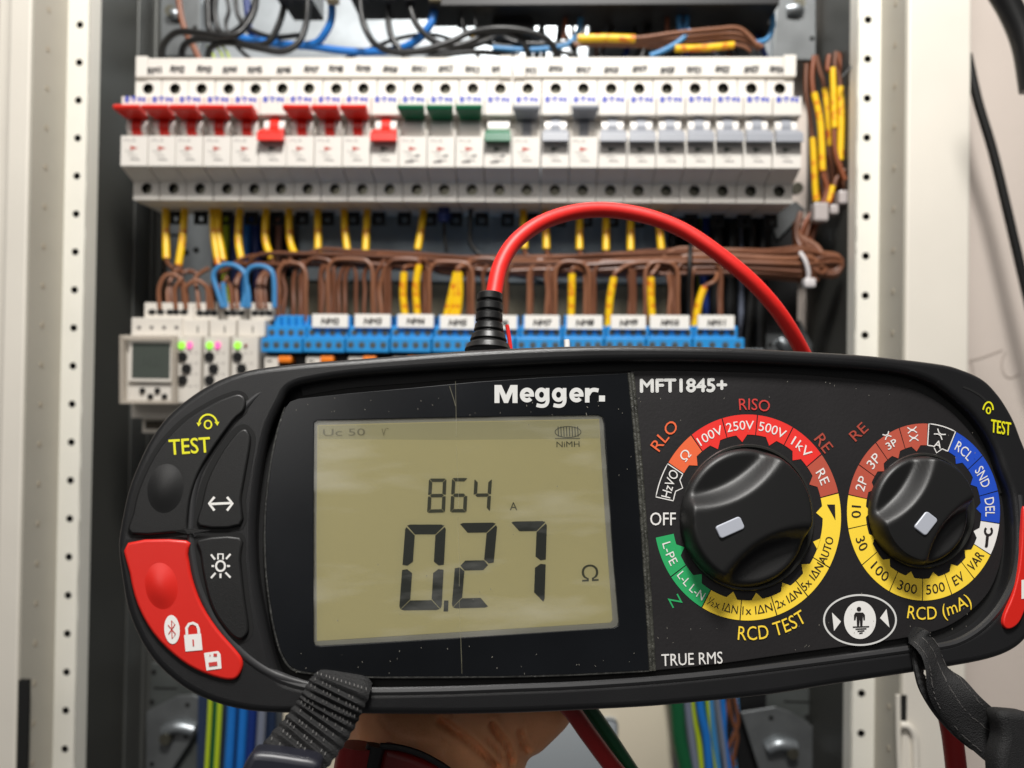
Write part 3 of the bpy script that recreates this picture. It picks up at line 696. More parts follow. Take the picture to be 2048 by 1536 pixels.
for k, (sp, _) in enumerate(up):
    ex, ey = sp[-1]
    sdd = -0.025
    top = [(sp[0][0], 392, sdd)]
    slv = wire([(x, y, sdd+0.008*(i/2)) for i, (x, y) in enumerate(sp)], 0)
    lead = []
    for (qx, qy, qd) in top+[(x, y, sdd+0.008*(i/2)) for i, (x, y) in enumerate(sp)]+[(ex+8, ey+14, LD)]:
        p = CAB.loc(qx, qy, qd); lead.append((p.x, p.y, p.z))
    if k in (0, 1):
        tail = [(ex+20, 541), (390, 545), (396, 552)]
        run = [tuple(CAB.loc(a, b, -0.014)) for a, b in tail]
        path = catmull(lead+run, 5)
    else:
        path = catmull(lead+loom_run(ex+45, len(down)+k)+tailpts(k), 4)
    W('sleeved_wire', path, 0.00135, BROWN, 'brown wire in a yellow marker sleeve below the breakers, %s from the left' % ORD[k], 'yellow sleeved wires below the breakers', sleeves=[(slv, 0.0025)], n=8)
# yellow sleeved wires rising from the blue terminals
low = [([(808, 545), (806, 590), (810, 632)], 4, 'left of its pair'), ([(838, 530), (832, 575), (835, 632)], 4, 'right of its pair'), ([(913, 545), (903, 590), (893, 632)], 5, 'leaning left'), ([(916, 545), (912, 590), (905, 632)], 5, 'in the middle'), ([(918, 545), (919, 590), (915, 632)], 5, 'upright'),
       ([(1144, 548), (1143, 600), (1142, 636)], 8, 'alone'), ([(1228, 555), (1220, 600), (1216, 657)], 9, 'alone'), ([(1302, 555), (1302, 600), (1306, 657)], 10, 'alone'), ([(1409, 574), (1398, 605), (1390, 655)], 11, 'bent over')]
for k, (sp, nb, wd) in enumerate(low):
    slv = wire(sp, -0.002); (ex, ey) = sp[0]
    lead = [tuple(CAB.loc(x, y, -0.002)) for x, y in [(sp[-1][0], 675)]+sp[::-1]+[(ex+(22 if k == 8 else 6), ey-(14 if k == 8 else 12))]]
    path = catmull(lead+loom_run(ex+45, len(down)+(k*2) % 17), 5)
    W('sleeved_wire', path, 0.00135, BROWN2, 'yellow sleeved wire rising from the %s blue terminal block, %s' % (ORD[nb-1], wd), 'yellow sleeved wires at the blue terminals', sleeves=[(slv, 0.0025)], n=8)
# brown loops to the relays
for k, (a, b, h) in enumerate(((320, 366, 553), (372, 415, 565), (445, 462, 556), (352, 372, 560), (425, 440, 545))):
    W('brown_wire', wire([(a, 618, -.004), (a-2, 580, -.003), (a+8, h+2, -.003), ((a+b)/2, h-4, -.004), (b-8, h+3, -.005), (b, 580, -.006), (b+2, 618, -.006)], 0), 0.0015, BROWN2, 'brown wire loop above the timer and relays, %s from the left' % ORD[k], 'brown wire loops above the relays')
for k, x in enumerate((338, 345, 398, 467, 476, 516, 524, 533)):
    W('brown_wire', wire([(x, 618, -.006), (x-3, 585, -.008), (x+random.uniform(-14, 10), 556, -.012), (x+20, 536, -.014)], 0), 0.0014, BROWN if k % 2 else BROWN2, 'short brown wire into the relay tops, %s from the left' % ORD[k], 'short brown wires into the relays')
for k, q in enumerate(([(446, 615), (436, 585), (427, 552), (440, 533), (465, 530), (488, 545), (492, 575), (489, 615)], [(452, 615), (447, 580), (446, 565)], [(484, 615), (492, 580), (492, 550), (505, 534), (530, 534), (547, 552), (549, 615)], [(498, 615), (497, 590), (494, 570)])):
    W('blue_wire', wire(q, [0.002]*len(q)), 0.0017, LBLUEW, ['light blue wire in a tall loop over the first relays', 'short light blue wire stub inside the tall loop', 'light blue wire in a wide loop over the last relay', 'short light blue wire stub between the two blue loops'][k])
# blue and navy cables behind, between the rows
for k, (x, m_, r) in enumerate(((497, BLUEW, .003), (512, DKBLUE, .0035), (470, DKBLUE, .003), (545, BLACKW, .004), (560, mat('pinkish_pvc', (150, 104, 86), .5), .0022), (455, LIME, .0022), (1385, BLACKW, .003), (1402, mat('yellow_green', (120, 124, 30), .45), .002), (1430, BLACKW, .005), (1460, BLACKW, .005), (1500, BLACKW, .004), (1480, GREYW, .002), (1345, BLACKW, .003), (1415, DKBLUE, .003), (1525, BLACKW, .005))):
    W('riser_cable', wire([(x, 380), (x+random.uniform(-5, 5), 470), (x+random.uniform(-8, 8), 560), (x+random.uniform(-10, 10), 700)], -0.05-0.002*(k % 4)), r, m_,
      '%s cable rising behind the brown loom, %s' % ({0: 'bright blue', 1: 'navy', 2: 'navy', 3: 'black', 4: 'pinkish', 5: 'lime', 6: 'black', 7: 'yellow green', 8: 'thick black', 9: 'thick black', 10: 'black', 11: 'grey', 12: 'black', 13: 'navy', 14: 'thick black'}[k], 'left part, %s from the left' % ORD[k] if k < 6 else 'right part, %s along' % ORD[k-6]), 'riser cables behind the loom')
dz = CAB.loc(887, 430, -0.02)
m_ = MB(); m_.tube(wire([(888, 405), (888, 425), (888, 444)], -0.018), [0.004]*9+[0.0047]*4+[0.004]*4, 12)
t = thing('navy_plug_wire', 'black wire with a navy blue plug under the twelfth breaker', 'wire', CAB, dz); part('plug', m_, DKBLUE, t, True)
m_ = MB(); m_.tube(wire([(888, 440), (889, 470), (894, 505)], -0.02), 0.0014, 8); part('insulation', m_, BLACKW, t, True)
W('black_wire', wire([(942, 405), (941, 450), (940, 480), (950, 500), (962, 510)], -0.02), 0.0016, BLACKW, 'black wire dropping under the thirteenth breaker')
W('black_wire', wire([(1022, 552), (1070, 560), (1120, 575), (1180, 580), (1230, 570)], -0.018), 0.0009, BLACKW, 'thin black wire sagging behind the brown drops')
# black ties of the loom
m_ = MB(); m_.tube(wire([(1381, 492, -.004), (1380, 520, .001), (1379, 560, .001), (1378, 640, -.006)], 0), 0.0016, 8); solo('black_tie', m_, BLACKW, CAB, 'black cable tie across the brown loom', 'cable tie', smooth=True)
t = thing('cable_tie', 'white nylon cable tie round the right end of the brown loom', 'cable tie', CAB, CAB.loc(1615, 540, 0.002))
m_ = MB(); m_.tube(wire([(1600, 505, -.002), (1610, 520, .001), (1617, 545, .001), (1615, 565, -.001)], 0), [0.0014]*25, 8); part('strap', m_, TIE, t, True)
p = CAB.loc(1618, 566, 0.001); m_ = MB(); m_.box(p.x-0.0036, p.x+0.0036, -0.004, 0.003, p.z-0.003, p.z+0.003, bev=0.0012); part('head', m_, TIE, t, True)
# vertical loom on the right with yellow sleeves
rs = [([(1613, 128), (1612, 180), (1620, 235), (1626, 290), (1632, 400), (1640, 420)], [(1626, 276), (1629, 340), (1633, 403)], 0.0024), ([(1628, 112), (1624, 150), (1627, 190), (1640, 260), (1646, 345), (1655, 380), (1640, 420)], [(1628, 186), (1641, 250), (1645, 342)], 0.0022),
      ([(1632, 112), (1640, 145), (1650, 180), (1658, 290), (1664, 330), (1670, 370)], [(1650, 177), (1656, 230), (1661, 292)], 0.0022), ([(1658, 110), (1655, 140), (1665, 150), (1668, 258), (1672, 310), (1690, 360)], [(1665, 136), (1667, 190), (1669, 256)], 0.002),
      ([(1672, 104), (1670, 135), (1680, 170), (1681, 320), (1680, 350), (1690, 380)], [(1680, 174), (1682, 240), (1680, 321)], 0.0023), ([(1676, 106), (1684, 140), (1686, 170), (1694, 290), (1695, 350)], [(1685, 160), (1690, 220), (1694, 297)], 0.002),
      ([(1690, 340), (1672, 360), (1662, 400)], [(1665, 372), (1661, 390), (1657, 405)], 0.002)]
for k, (wp, sp, sr) in enumerate(rs):
    dd = -0.03+0.004*((k*3) % 5)
    W('sleeved_wire', wire(wp, dd), 0.0016, mat('brown_red', (130, 72, 44), 0.4) if k % 2 else BROWN, 'brown wire with a yellow sleeve in the right hand bunch, %s from the left' % ORD[k] if k < 6 else 'brown wire with a short yellow sleeve at the foot of the right hand bunch', 'sleeved wires right of the breakers', sleeves=[(wire(sp, dd+0.0004), sr)])
for k in range(7):
    x0 = 1640+k*8
    W('brown_wire', wire([(x0, 300+8*(k % 3)), (x0-6+(k % 2)*14, 360), (1640+k*4, 400), (1608+k*4, 450), (1585+k*5, 520)], -0.032-0.002*(k % 3)), 0.0017, BROWN if k % 2 else mat('brown_red', (130, 72, 44), 0.4), 'brown wire gathering down to the loom right of the breakers, %s strand' % ORD[k], 'brown wires gathering down right of the breakers')
for k, (x0, y0, x1, y1) in enumerate(((1623, 408, 1652, 446), (1672, 384, 1700, 412), (1655, 412, 1672, 432))):
    p, q = CAB.loc(x0, y1, -0.022), CAB.loc(x1, y0, -0.022)
    m_ = MB(); m_.box(p.x, q.x, 0.016, 0.026, p.z, q.z, bev=0.0015); solo('wire_connector', m_, mat('connector_clear', (176, 168, 166), 0.25), CAB, ['pale wire connector under the yellow sleeves, largest', 'pale wire connector at the cabinet edge', 'pale wire connector wedged between the other two'][k], 'connector', 'pale wire connectors')
W('black_wire', wire([(1600, 480), (1640, 505), (1690, 520), (1700, 600)], -0.06), 0.0015, BLACKW, 'black wire in shade behind the loom end')
W('black_wire', wire([(1705, 130), (1695, 142), (1684, 155)], -0.01), 0.0009, BLACKW, 'thin black tie end beside the right rail')

# ================================================================== BLUE TERMINAL BLOCKS
names = ['', 'NM2', 'NM3', 'NM4', 'NM5', 'NM6', 'NM7', 'NM8', 'NM9', 'NM10', 'NM11']
edges = [521, 605, 690, 779, 863, 948, 1030, 1124, 1208, 1292, 1385, 1490]
D1, D2 = 0.006, 0.014
lab = [None, (624, 696), (709, 781), (795, 867), (880, 950), (963, 1034), (1049, 1119), (1134, 1205), (1222, 1292), (1300, 1379), (1396, 1469)]
row1 = [533, 613, 698, 781, 868, 953, 1040, 1125, 1212, 1299, 1388, 1476]
for k in range(11):
    a, b = CAB.loc(edges[k]+1.5, 690, D2).x, CAB.loc(edges[k+1]-1.5, 690, D2).x
    a1, b1 = CAB.loc(row1[k]+1, 660, D1).x, CAB.loc(row1[k+1]-1, 660, D1).x
    z2t, z2b = CAB.loc(edges[k], 675, D2).z, CAB.loc(edges[k], 704, D2).z
    z1t = CAB.loc(edges[k], 651, D1).z; z0t = CAB.loc(edges[k], 630, -0.004).z
    t = thing('terminal_block', ('blue terminal block without a label card, leftmost of its row' if k == 0 else 'blue terminal block with white card reading %s' % names[k]) if k != 5 else 'blue terminal block partly hidden behind the black cable boot', 'terminal block', CAB, (a, -D2, z2b), 'blue terminal blocks in the lower row')
    m_ = MB(); m_.box(a, b, -D2, 0.03, z2b, z2t, bev=0.0005); part('lower_tier', m_, TERMB, t)
    m_ = MB(); m_.box(a1, b1, -D1, 0.03, z2t+0.0001, z1t, bev=0.0005); part('upper_tier', m_, TERMB, t)
    m_ = MB(); m_.box(a1+0.001, b1-0.001, 0.004, 0.028, z1t+0.0001, z0t, bev=0.0005)
    for q in range(4):
        xx = a1+0.003+(b1-a1-0.006)*(q+0.5)/4; m_.box(xx-0.0012, xx+0.0012, 0.0, 0.004, z1t, z0t-0.001)
    part('wire_entry', m_, TERMB, t)
    for q in range(4):
        for (xa, xb, zz, dd) in ((a, b, (z2t+z2b)/2, D2), (a1, b1, (z1t+z2t)/2-0.0003, D1)):
            xx = xa+(xb-xa)*(q+0.5)/4+random.uniform(-.0002, .0002)
            key = 'tscrew'
            def ts():
                s = MB(); s.disc_cyl((0, 0), 0.0022, -0.0001, 0.0003, 14, 0); s.disc_cyl((0.0002, -0.0002), 0.0015, -0.0003, 0.0003, 12, 1); s.box(-0.0012, 0.0014, -0.0004, 0.0, -0.0003, 0.0001, 0); return s
            o = part('terminal_screw', cached(key, ts, [mat('terminal_recess', (70, 96, 112), .5), SCREW]), None, t)
            o.location = Vector((xx, -dd, zz))-BASE[t]; o.rotation_euler = (0, random.uniform(0, 3), 0)
    if lab[k]:
        x0, x1 = CAB.loc(lab[k][0], 640, 0.009).x, CAB.loc(lab[k][1], 640, 0.009).x
        zt, zbb = CAB.loc(lab[k][0], 628 if k < 4 else 630, 0.009).z, CAB.loc(lab[k][0], 655 if k < 4 else 658, 0.009).z
        m_ = MB(); m_.box(x0, x1, -0.009, -0.0065, zbb, zt, bev=0.0003); c_ = part('label_card', m_, mat('card_white', (236, 232, 224), .5), t)
        m_ = MB(); text_px(m_, names[k], (lab[k][0]+lab[k][1])/2, (642 if k < 4 else 645), 34, 12, random.uniform(-3, 3), CAB, 0.0092, 0.05, 0.15); part('lettering', m_, INK, c_)
    # dark lower body with orange lever and white tab
    m_ = MB(); m_.box(a+0.0005, b-0.0005, -D2+0.008, 0.03, z2b-0.03, z2b-0.0001); part('lower_body', m_, BLACKP, t)
    zl = CAB.loc(edges[k], 716, D2).z
    m_ = MB(); m_.box(a+0.001, a+0.0105, -D2+0.003, -D2+0.009, zl-0.012, zl+0.0012, bev=0.0006); part('white_tab', m_, TIMERP, t)
    m_ = MB(); m_.box(a+0.0028, a+0.0060, -D2+0.0028, -D2+0.004, zl-0.0022, zl-0.0012); part('tab_print', m_, INK, t)
    m_ = MB(); m_.box(a+0.0108, a+0.0195, -D2, -D2+0.009, zl-0.0028, zl+0.0014, bev=0.0010); part('release_lever', m_, ORANGE, t)

# ================================================================== TIMER + RELAYS
t = thing('digital_timer', 'white digital timer with grey display under a clear cover at the left end', 'timer', CAB, CAB.loc(300, 800, 0.012))
def cbox(a, b, y0_, y1_, d, thick, bev=0.0005):
    p, q = CAB.loc(a, y1_, d), CAB.loc(b, y0_, d); m_ = MB(); m_.box(p.x, q.x, -d, -d+thick, p.z, q.z, bev=bev); return m_
part('terminal_tier', cbox(288, 388, 606, 640, -0.004, 0.03), TIMERP, t)
part('upper_tier', cbox(262, 364, 636, 680, 0.006, 0.03), TIMERP, t)
part('body', cbox(243, 349, 672, 806, 0.014, 0.04), TIMERP, t)
part('lower_tier', cbox(262, 372, 803, 836, 0.0, 0.03), TIMERP, t)
part('lower_step', cbox(284, 384, 830, 866, -0.012, 0.02), TIMERP, t)
part('terminal_slot', cbox(290, 330, 842, 858, -0.0117, 0.002), mat('slot_brown', (70, 62, 50), .6), t)
for x in (304, 321, 340, 352, 368):
    p = CAB.loc(x, 624, -0.0037); m_ = MB(); m_.disc_cyl((p.x, p.z), 0.0027, 0.0035, 0.006, 14, rz=0.0018); part('terminal_slot', m_, HOLE, t)
part('display_bezel', cbox(256, 344, 679, 764, 0.0165, 0.003, 0.0008), TIMERP, t)
part('display', cbox(263, 340, 686, 756, 0.0168, 0.001, 0.0002), LCDG, t)
m_ = MB(); text_px(m_, '14:26', 301, 722, 40, 20, 0, CAB, 0.0170, 0.0); part('lettering', m_, mat('timer_digits', (72, 78, 72), .4), t)
for x, y in ((286, 781), (302, 793), (316, 781), (330, 793)):
    p = CAB.loc(x, y, 0.014); m_ = MB(); m_.disc_cyl((p.x, p.z), 0.0018, -0.0155, -0.0138, 14); part('button', m_, BLACKP, t)
fr_ = loop_px([(238, 670), (350, 670), (350, 808), (238, 808)], CAB, 0.02); fi = loop_px([(246, 680), (342, 680), (342, 800), (246, 800)], CAB, 0.02)
m_ = MB(); plate(m_, [fr_, fi], 0.015, 0.020, 0.0005); part('clear_cover', m_, TCLEAR, t)
for k in range(4):
    p = CAB.loc(278+k*25, 655, 0.0062); m_ = MB(); m_.box(p.x-0.0012, p.x+0.0012, -0.0063, -0.0058, p.z-0.001, p.z+0.001); part('digit_mark', m_, PRINT, t)
rx = [(352, 402), (406, 458), (462, 516)]
for k, (a, b) in enumerate(rx):
    t = thing('relay', ['white relay with green and pink lights, next to the timer', 'white relay with green and pink lights, between two other relays', 'white relay with a green light only, beside the blue terminals'][k], 'relay', CAB, CAB.loc(a, 760, 0.012), 'white relays beside the timer')
    part('body', cbox(a, b, 674, 806 if k < 3 else 800, 0.012, 0.04), TIMERP, t)
    part('upper_tier', cbox(a+14-1, b+14, 640, 673, 0.004, 0.03), TIMERP, t)
    part('terminal_tier', cbox(a+37-2, b+36, 606, 640, -0.006, 0.03), TIMERP, t)
    for q in range(3):
        p = CAB.loc(a+48+q*14, 626, -0.0057); m_ = MB(); m_.disc_cyl((p.x, p.z), 0.0026, 0.0055, 0.008, 14, rz=0.0019); part('terminal_slot', m_, HOLE, t)
    m_ = cbox(a+42, a+44.5, 652, 666, 0.0042, 0.001, 0.0); part('tick_mark', m_, INK, t)
    lx = a+(12 if k == 0 else 14)
    for q, (dx, mt, nm) in enumerate(((0, LEDG, 'green_led'), (16, LEDP if k < 2 else mat('led_off', (120, 40, 36), .4), 'pink_led' if k < 2 else 'unlit_led'))):
        p = CAB.loc(lx+dx, 691, 0.012); m_ = MB(); m_.disc_cyl((p.x, p.z), 0.0023 if q == 0 else (0.0019 if k < 2 else 0.001), -0.0131, -0.0119, 16, rz=0.0024 if q == 0 else (0.0024 if k < 2 else 0.001)); part(nm, m_, mt, t)
    for q, (dx, y) in enumerate(((14, 713), (22, 737), (14, 760))):
        p = CAB.loc(a+dx, y, 0.012); m_ = MB(); m_.disc_cyl((p.x, p.z), 0.0031, -0.0136, -0.0118, 18); m_.box(p.x-0.0024, p.x+0.0024, -0.0139, -0.0135, p.z-0.0004, p.z+0.0004, 1); part('dial', m_, [BLACKP, HOLE], t)
    m_ = MB()
    for y in (706, 726, 748, 772):
        text_px(m_, 'ms  10', a+34, y, 18, 4, 0, CAB, 0.0122)
    part('lettering', m_, PRINT, t)

# ================================================================== LOWER CABINET
t = thing('blanking_panel', 'cream translucent blanking panel below the meter inside the cabinet', 'panel', CAB, CAB.loc(900, 1450, -0.06))
p, q = CAB.loc(560, 1700, -0.05), CAB.loc(1352, 1330, -0.05)
m_ = MB(); m_.box(p.x, q.x, 0.05, 0.054, p.z, q.z, bev=0.002); part('sheet', m_, PANELP, t, True)
p = CAB.loc(1135, 1500, -0.049); m_ = MB(); m_.box(p.x-0.05, p.x+0.035, 0.046, 0.0498, p.z-0.05, p.z+0.024, bev=0.004); part('inset', m_, mat('inset_grey', (150, 156, 160), .5), t, True)
lows = [(418, LIME, .0016, 'dark_green'), (437, LIME, .0020, 'lime yellow'), (462, BLUEW, .0033, 'bright blue'), (485, BLUEW, .0033, 'bright blue'), (503, DKBLUE, .0033, 'navy'), (430, GREENW, .0022, 'dark green'), (522, GREYW, .003, 'grey')]
cols = {0: 'thin lime', 1: 'lime and green', 2: 'bright blue left', 3: 'bright blue right', 4: 'navy', 5: 'dark green', 6: 'grey'}
for k, (x, m_, r, _) in enumerate(lows):
    W('cable', wire([(x+6, 1300), (x+2, 1420), (x-6, 1560)], -0.04-0.003*(k % 2)), r, m_, '%s cable in the bunch below the red button end of the meter' % cols[k], cat='cable')
p, q = CAB.loc(380, 1560, -0.055), CAB.loc(540, 1380, -0.055); m_ = MB(); m_.box(p.x, q.x, 0.066, 0.07, p.z, q.z); solo('cable_duct', m_, mat('duct_navy', (36, 50, 76), .5), CAB, 'dark blue cable duct behind the left cable bunch', 'duct')
lowr = [(1353, GREENW, .0050, 'thick dark green'), (1378, GREYW, .0028, 'grey'), (1388, LIME, .0022, 'lime'), (1402, BLUEW, .0030, 'blue'), (1415, LIME, .0022, 'second lime'), (1424, LBLUEW, .0022, 'light blue'), (1437, GREYW, .0016, 'thin grey'), (1446, BLUEW, .0020, 'thin blue'), (1372, GREYW, .0025, 'second grey'), (1410, GREENW, .0018, 'thin green')]
for k, (x, m_, r, nm) in enumerate(lowr):
    sl = 18 if k else 26
    W('cable', wire([(x-8, 1340), (x+random.uniform(-2, 2), 1420), (x+sl*0.4+random.uniform(-5, 5), 1480), (x+sl, 1570)], -0.035-0.003*(k % 3)), r, m_, '%s cable in the bunch left of the lower right bracket' % nm, cat='cable')
for k, q in enumerate(([(1456, 1380), (1462, 1430), (1474, 1470), (1470, 1500), (1462, 1545)], [(1462, 1380), (1452, 1430), (1450, 1470), (1458, 1510), (1470, 1530)], [(1466, 1380), (1476, 1440), (1468, 1470), (1456, 1500), (1452, 1545)])):
    W('brown_wire', wire(q, -0.04), 0.0014, BROWN, 'loose brown wire beside the lower right cable bunch, %s' % ['curving right', 'curving left', 'crossing over'][k], 'loose brown wires at lower right')
W('blue_wire', wire([(1470, 1380), (1474, 1430), (1466, 1490), (1472, 1550)], -0.045), 0.0018, LBLUEW, 'light blue wire behind the loose brown wires')
p, q = CAB.loc(1450, 1560, -0.075), CAB.loc(1535, 1370, -0.075); m_ = MB(); m_.box(p.x, q.x, 0.078, 0.0885, p.z, q.z); solo('backing', m_, BLACKP, CAB, 'black trunking filling the dark gap behind the lower right bracket', 'backing')  # black box painted in for the shade of an open gap
p, q = CAB.loc(1340, 660, -0.075), CAB.loc(1600, 410, -0.075); m_ = MB(); m_.box(p.x, q.x, 0.078, 0.0885, p.z, q.z); solo('backing', m_, BLACKP, CAB, 'black trunking behind the right end of the brown loom', 'backing')  # plain black box behind the loom end
p, q = CAB.loc(420, 600, -0.075), CAB.loc(570, 410, -0.075); m_ = MB(); m_.box(p.x, q.x, 0.078, 0.0885, p.z, q.z); solo('backing', m_, mat('duct_navy2', (16, 22, 34), .6), CAB, 'black trunking behind the navy cables on the left', 'backing')  # plain near-black box behind the left cables
p, q = CAB.loc(560, 690, -0.06), CAB.loc(1340, 560, -0.06); m_ = MB(); m_.box(p.x, q.x, 0.0605, 0.08, p.z, q.z, bev=0.002); solo('backing_strip', m_, mat('olive_strip', (104, 98, 80), .5, var=0.1), CAB, 'dull beige strip behind the brown drops above the blue terminals', 'strip')

# cables on the wall to the right
W('black_hose', wire([(1935, 110), (1955, 200), (1985, 300), (2012, 410), (2040, 530), (2075, 680)], -0.055), 0.0031, BLACKW, 'black cable slanting down the pale wall at the right', cat='cable', n=12)
W('black_hose', wire([(1985, -40), (2022, 20), (2050, 90), (2065, 180)], 0.10), 0.006, BLACKW, 'blurred thick black cable in the top right corner', cat='cable', n=12)

# ================================================================== METER (held tester)
T = thing('multifunction_tester', 'black handheld multifunction electrical tester with display and two dials', 'tester', MET, MET.loc(1160, 1420, -0.02))
outer = [(243, 1065), (259, 986), (280, 929), (306, 877), (337, 835), (376, 801), (415, 775), (454, 756), (501, 742), (553, 734), (620, 727), (700, 721), (827, 711), (954, 702), (1087, 696), (1220, 693), (1340, 694), (1454, 697), (1590, 704), (1708, 711), (1798, 720), (1882, 731), (1917, 741), (1946, 753), (1968, 768), (1991, 794), (2008, 820), (2022, 847), (2034, 879), (2046, 910), (2060, 960), (2069, 1030), (2072, 1100), (2068, 1170), (2060, 1230), (2048, 1267), (2036, 1284), (2016, 1299), (1983, 1313), (1928, 1326), (1811, 1345), (1665, 1367), (1534, 1388), (1400, 1402), (1300, 1411), (1193, 1417), (1040, 1424), (900, 1427), (739, 1426), (600, 1425), (524, 1422), (480, 1416), (440, 1406), (400, 1390), (363, 1368), (319, 1329), (285, 1280), (259, 1217), (246, 1144), (241, 1100)]
inner = [(566, 800), (574, 784), (588, 773), (620, 764), (700, 752), (827, 742), (954, 734), (1087, 727), (1220, 722), (1340, 721), (1454, 723), (1590, 729), (1690, 735), (1760, 740), (1800, 745), (1839, 754), (1872, 768), (1899, 786), (1939, 820), (1962, 846), (1979, 871), (1996, 905), (2008, 939), (2020, 970), (2028, 1000), (2033, 1060), (2030, 1130), (2018, 1180), (1998, 1215), (1976, 1243), (1950, 1262), (1906, 1282), (1850, 1292), (1720, 1310), (1592, 1327), (1446, 1345), (1300, 1359), (1150, 1369), (1000, 1375), (880, 1379), (760, 1381), (690, 1380), (625, 1374), (580, 1364), (560, 1350), (541, 1290), (525, 1215), (514, 1144), (511, 1065), (516, 985), (527, 910), (542, 850)]
ED = 0.0036
def cl(pts, n=3): return catmull(pts, n, True)
mo = loop_px(cl(outer), MET, ED*0.4); mi_ = loop_px(cl(inner), MET, ED)
m_ = MB(); plate(m_, [mo, mi_], -0.010, ED, 0.0017, res=4)
part('bumper', m_, BUMP, T, True)
# dark gap wall inside the bumper and the face behind
def scale_loop(lp, k):
    cx_ = sum(p[0] for p in lp)/len(lp); cy_ = sum(p[1] for p in lp)/len(lp)
    return [(cx_+(x-cx_)*k, cy_+(y-cy_)*k) for x, y in lp]
# rear housing, tapered
m_ = MB(); rings = []; lp = loop_px(cl(outer, 2), MET, 0)
for k, (sc, d) in enumerate(((0.985, -0.0099), (0.975, -0.016), (0.94, -0.030), (0.88, -0.042), (0.78, -0.050))):
    rings.append([(x, -d, z) for x, z in scale_loop(lp, sc)])
n = len(lp); vs = sum(rings, []); fs = []
for r in range(len(rings)-1):
    for j in range(n): fs.append((r*n+j, r*n+(j+1) % n, (r+1)*n+(j+1) % n, (r+1)*n+j))
fs.append(tuple((len(rings)-1)*n+j for j in range(n)))
m_.add(vs, fs); part('rear_housing', m_, BUMP, T, True)
m_ = MB(); plate(m_, [loop_px(cl([(x, y) for x, y in inner]), MET, 0)], -0.0098, -0.0006)
floor_ = part('front_shell', m_, BUMPD, T)
# dial label panel
fp = [(1262, 742), (1350, 741), (1480, 744), (1600, 749), (1700, 757), (1770, 765), (1830, 780), (1885, 810), (1925, 846), (1955, 885), (1980, 930), (1996, 975), (2006, 1020), (2008, 1070), (2000, 1130), (1980, 1180), (1950, 1215), (1905, 1248), (1850, 1268), (1760, 1284), (1600, 1305), (1440, 1328), (1304, 1342)]
m_ = MB(); fpl = catmull([fp[0]]*1+fp+[fp[-1]], 3)[3:-3]
plate(m_, [loop_px(fpl, MET, 0.0004)], -0.0005, 0.0004, 0.0002); FP = part('dial_panel', m_, FACE, T)
# shoulder between bumper and face: soft sloping band
def band(A, B, da, db, n=3):
    A_ = [MET.loc(x, y, da) for x, y in A]; B_ = [MET.loc(x, y, db) for x, y in B]; k = len(A_)
    return A_+B_, [(i, i+1, k+i+1, k+i) for i in range(k-1)]
top_a = catmull([(600, 768), (700, 752), (827, 743), (954, 735), (1087, 728), (1220, 723), (1340, 722), (1454, 724), (1590, 730), (1690, 736), (1790, 744), (1860, 764), (1920, 804), (1968, 856), (2002, 925), (2022, 980)], 4)
top_b = catmull([(606, 792), (700, 776), (827, 766), (954, 756), (1087, 749), (1220, 744), (1340, 741), (1454, 743), (1590, 749), (1690, 757), (1780, 768), (1840, 790), (1892, 828), (1938, 880), (1972, 940), (1990, 990)], 4)
m_ = MB(); m_.add(*band(top_a, top_b, 0.0002, -0.0004)); part('gasket', m_, mat('gasket_black', (10, 10, 10), .6), T)
# lower lip: grey line highlight ridge along bottom
lip = catmull([(514, 1330), (546, 1352), (600, 1371), (660, 1380), (740, 1383), (880, 1381), (1000, 1377), (1150, 1371), (1300, 1361), (1446, 1347), (1592, 1329), (1720, 1312), (1850, 1294)], 5)
m_ = MB(); m_.tube([MET.loc(x, y, ED-0.0006) for x, y in lip], 0.0009, 8); part('lower_bead', m_, mat('bead_rubber', (46, 46, 47), .4), T, True)
rr = catmull([(2037, 990), (2041, 1040), (2040, 1090), (2030, 1150), (2010, 1196), (1985, 1232), (1950, 1264), (1906, 1287), (1850, 1297)], 5)
m_ = MB(); m_.tube([MET.loc(x, y, ED-0.0006) for x, y in rr], 0.0009, 8); part('corner_bead', m_, mat('bead_rubber', (46, 46, 47), .4), T, True)
# rib between the arrow buttons and the window
ribp = catmull([(535, 776), (505, 800), (478, 830), (438, 876), (406, 930), (388, 990), (383, 1050), (383, 1070), (388, 1120), (400, 1175), (424, 1230), (455, 1274), (492, 1312), (535, 1342), (580, 1360), (640, 1374)], 5)
nr_ = len(ribp); m_ = MB(); m_.tube([MET.loc(x, y, ED-0.0007) for x, y in ribp], [0.0011*min(1, 0.45+i/12, 0.45+(nr_-1-i)/12) for i in range(nr_)], 12); part('inner_rib', m_, mat('bead_rubber', (46, 46, 47), .4), T, True)
# window
win = [(596, 797), (700, 786), (827, 775), (954, 763), (1087, 754), (1258, 746), (1264, 800), (1270, 860), (1278, 960), (1286, 1080), (1294, 1200), (1302, 1341), (1150, 1349), (1000, 1353), (760, 1354), (660, 1350), (600, 1343), (578, 1332), (560, 1300), (545, 1240), (533, 1150), (530, 1070), (533, 1000), (543, 920), (556, 860), (570, 815), (580, 803)]
lo = [(628, 846), (634, 841), (900, 835), (1196, 830), (1205, 834), (1208, 846), (1216, 960), (1227, 1120), (1238, 1244), (1236, 1252), (1228, 1256), (900, 1277), (640, 1292), (630, 1290), (627, 1282), (627, 1060)]
DW = 0.0012
wl = catmull([win[0]]+win, 1)
m_ = MB(); plate(m_, [loop_px(win, MET, DW), loop_px(lo, MET, DW)], 0.0, DW, 0.0002); WN = part('window_surround', m_, GLASSB, T)
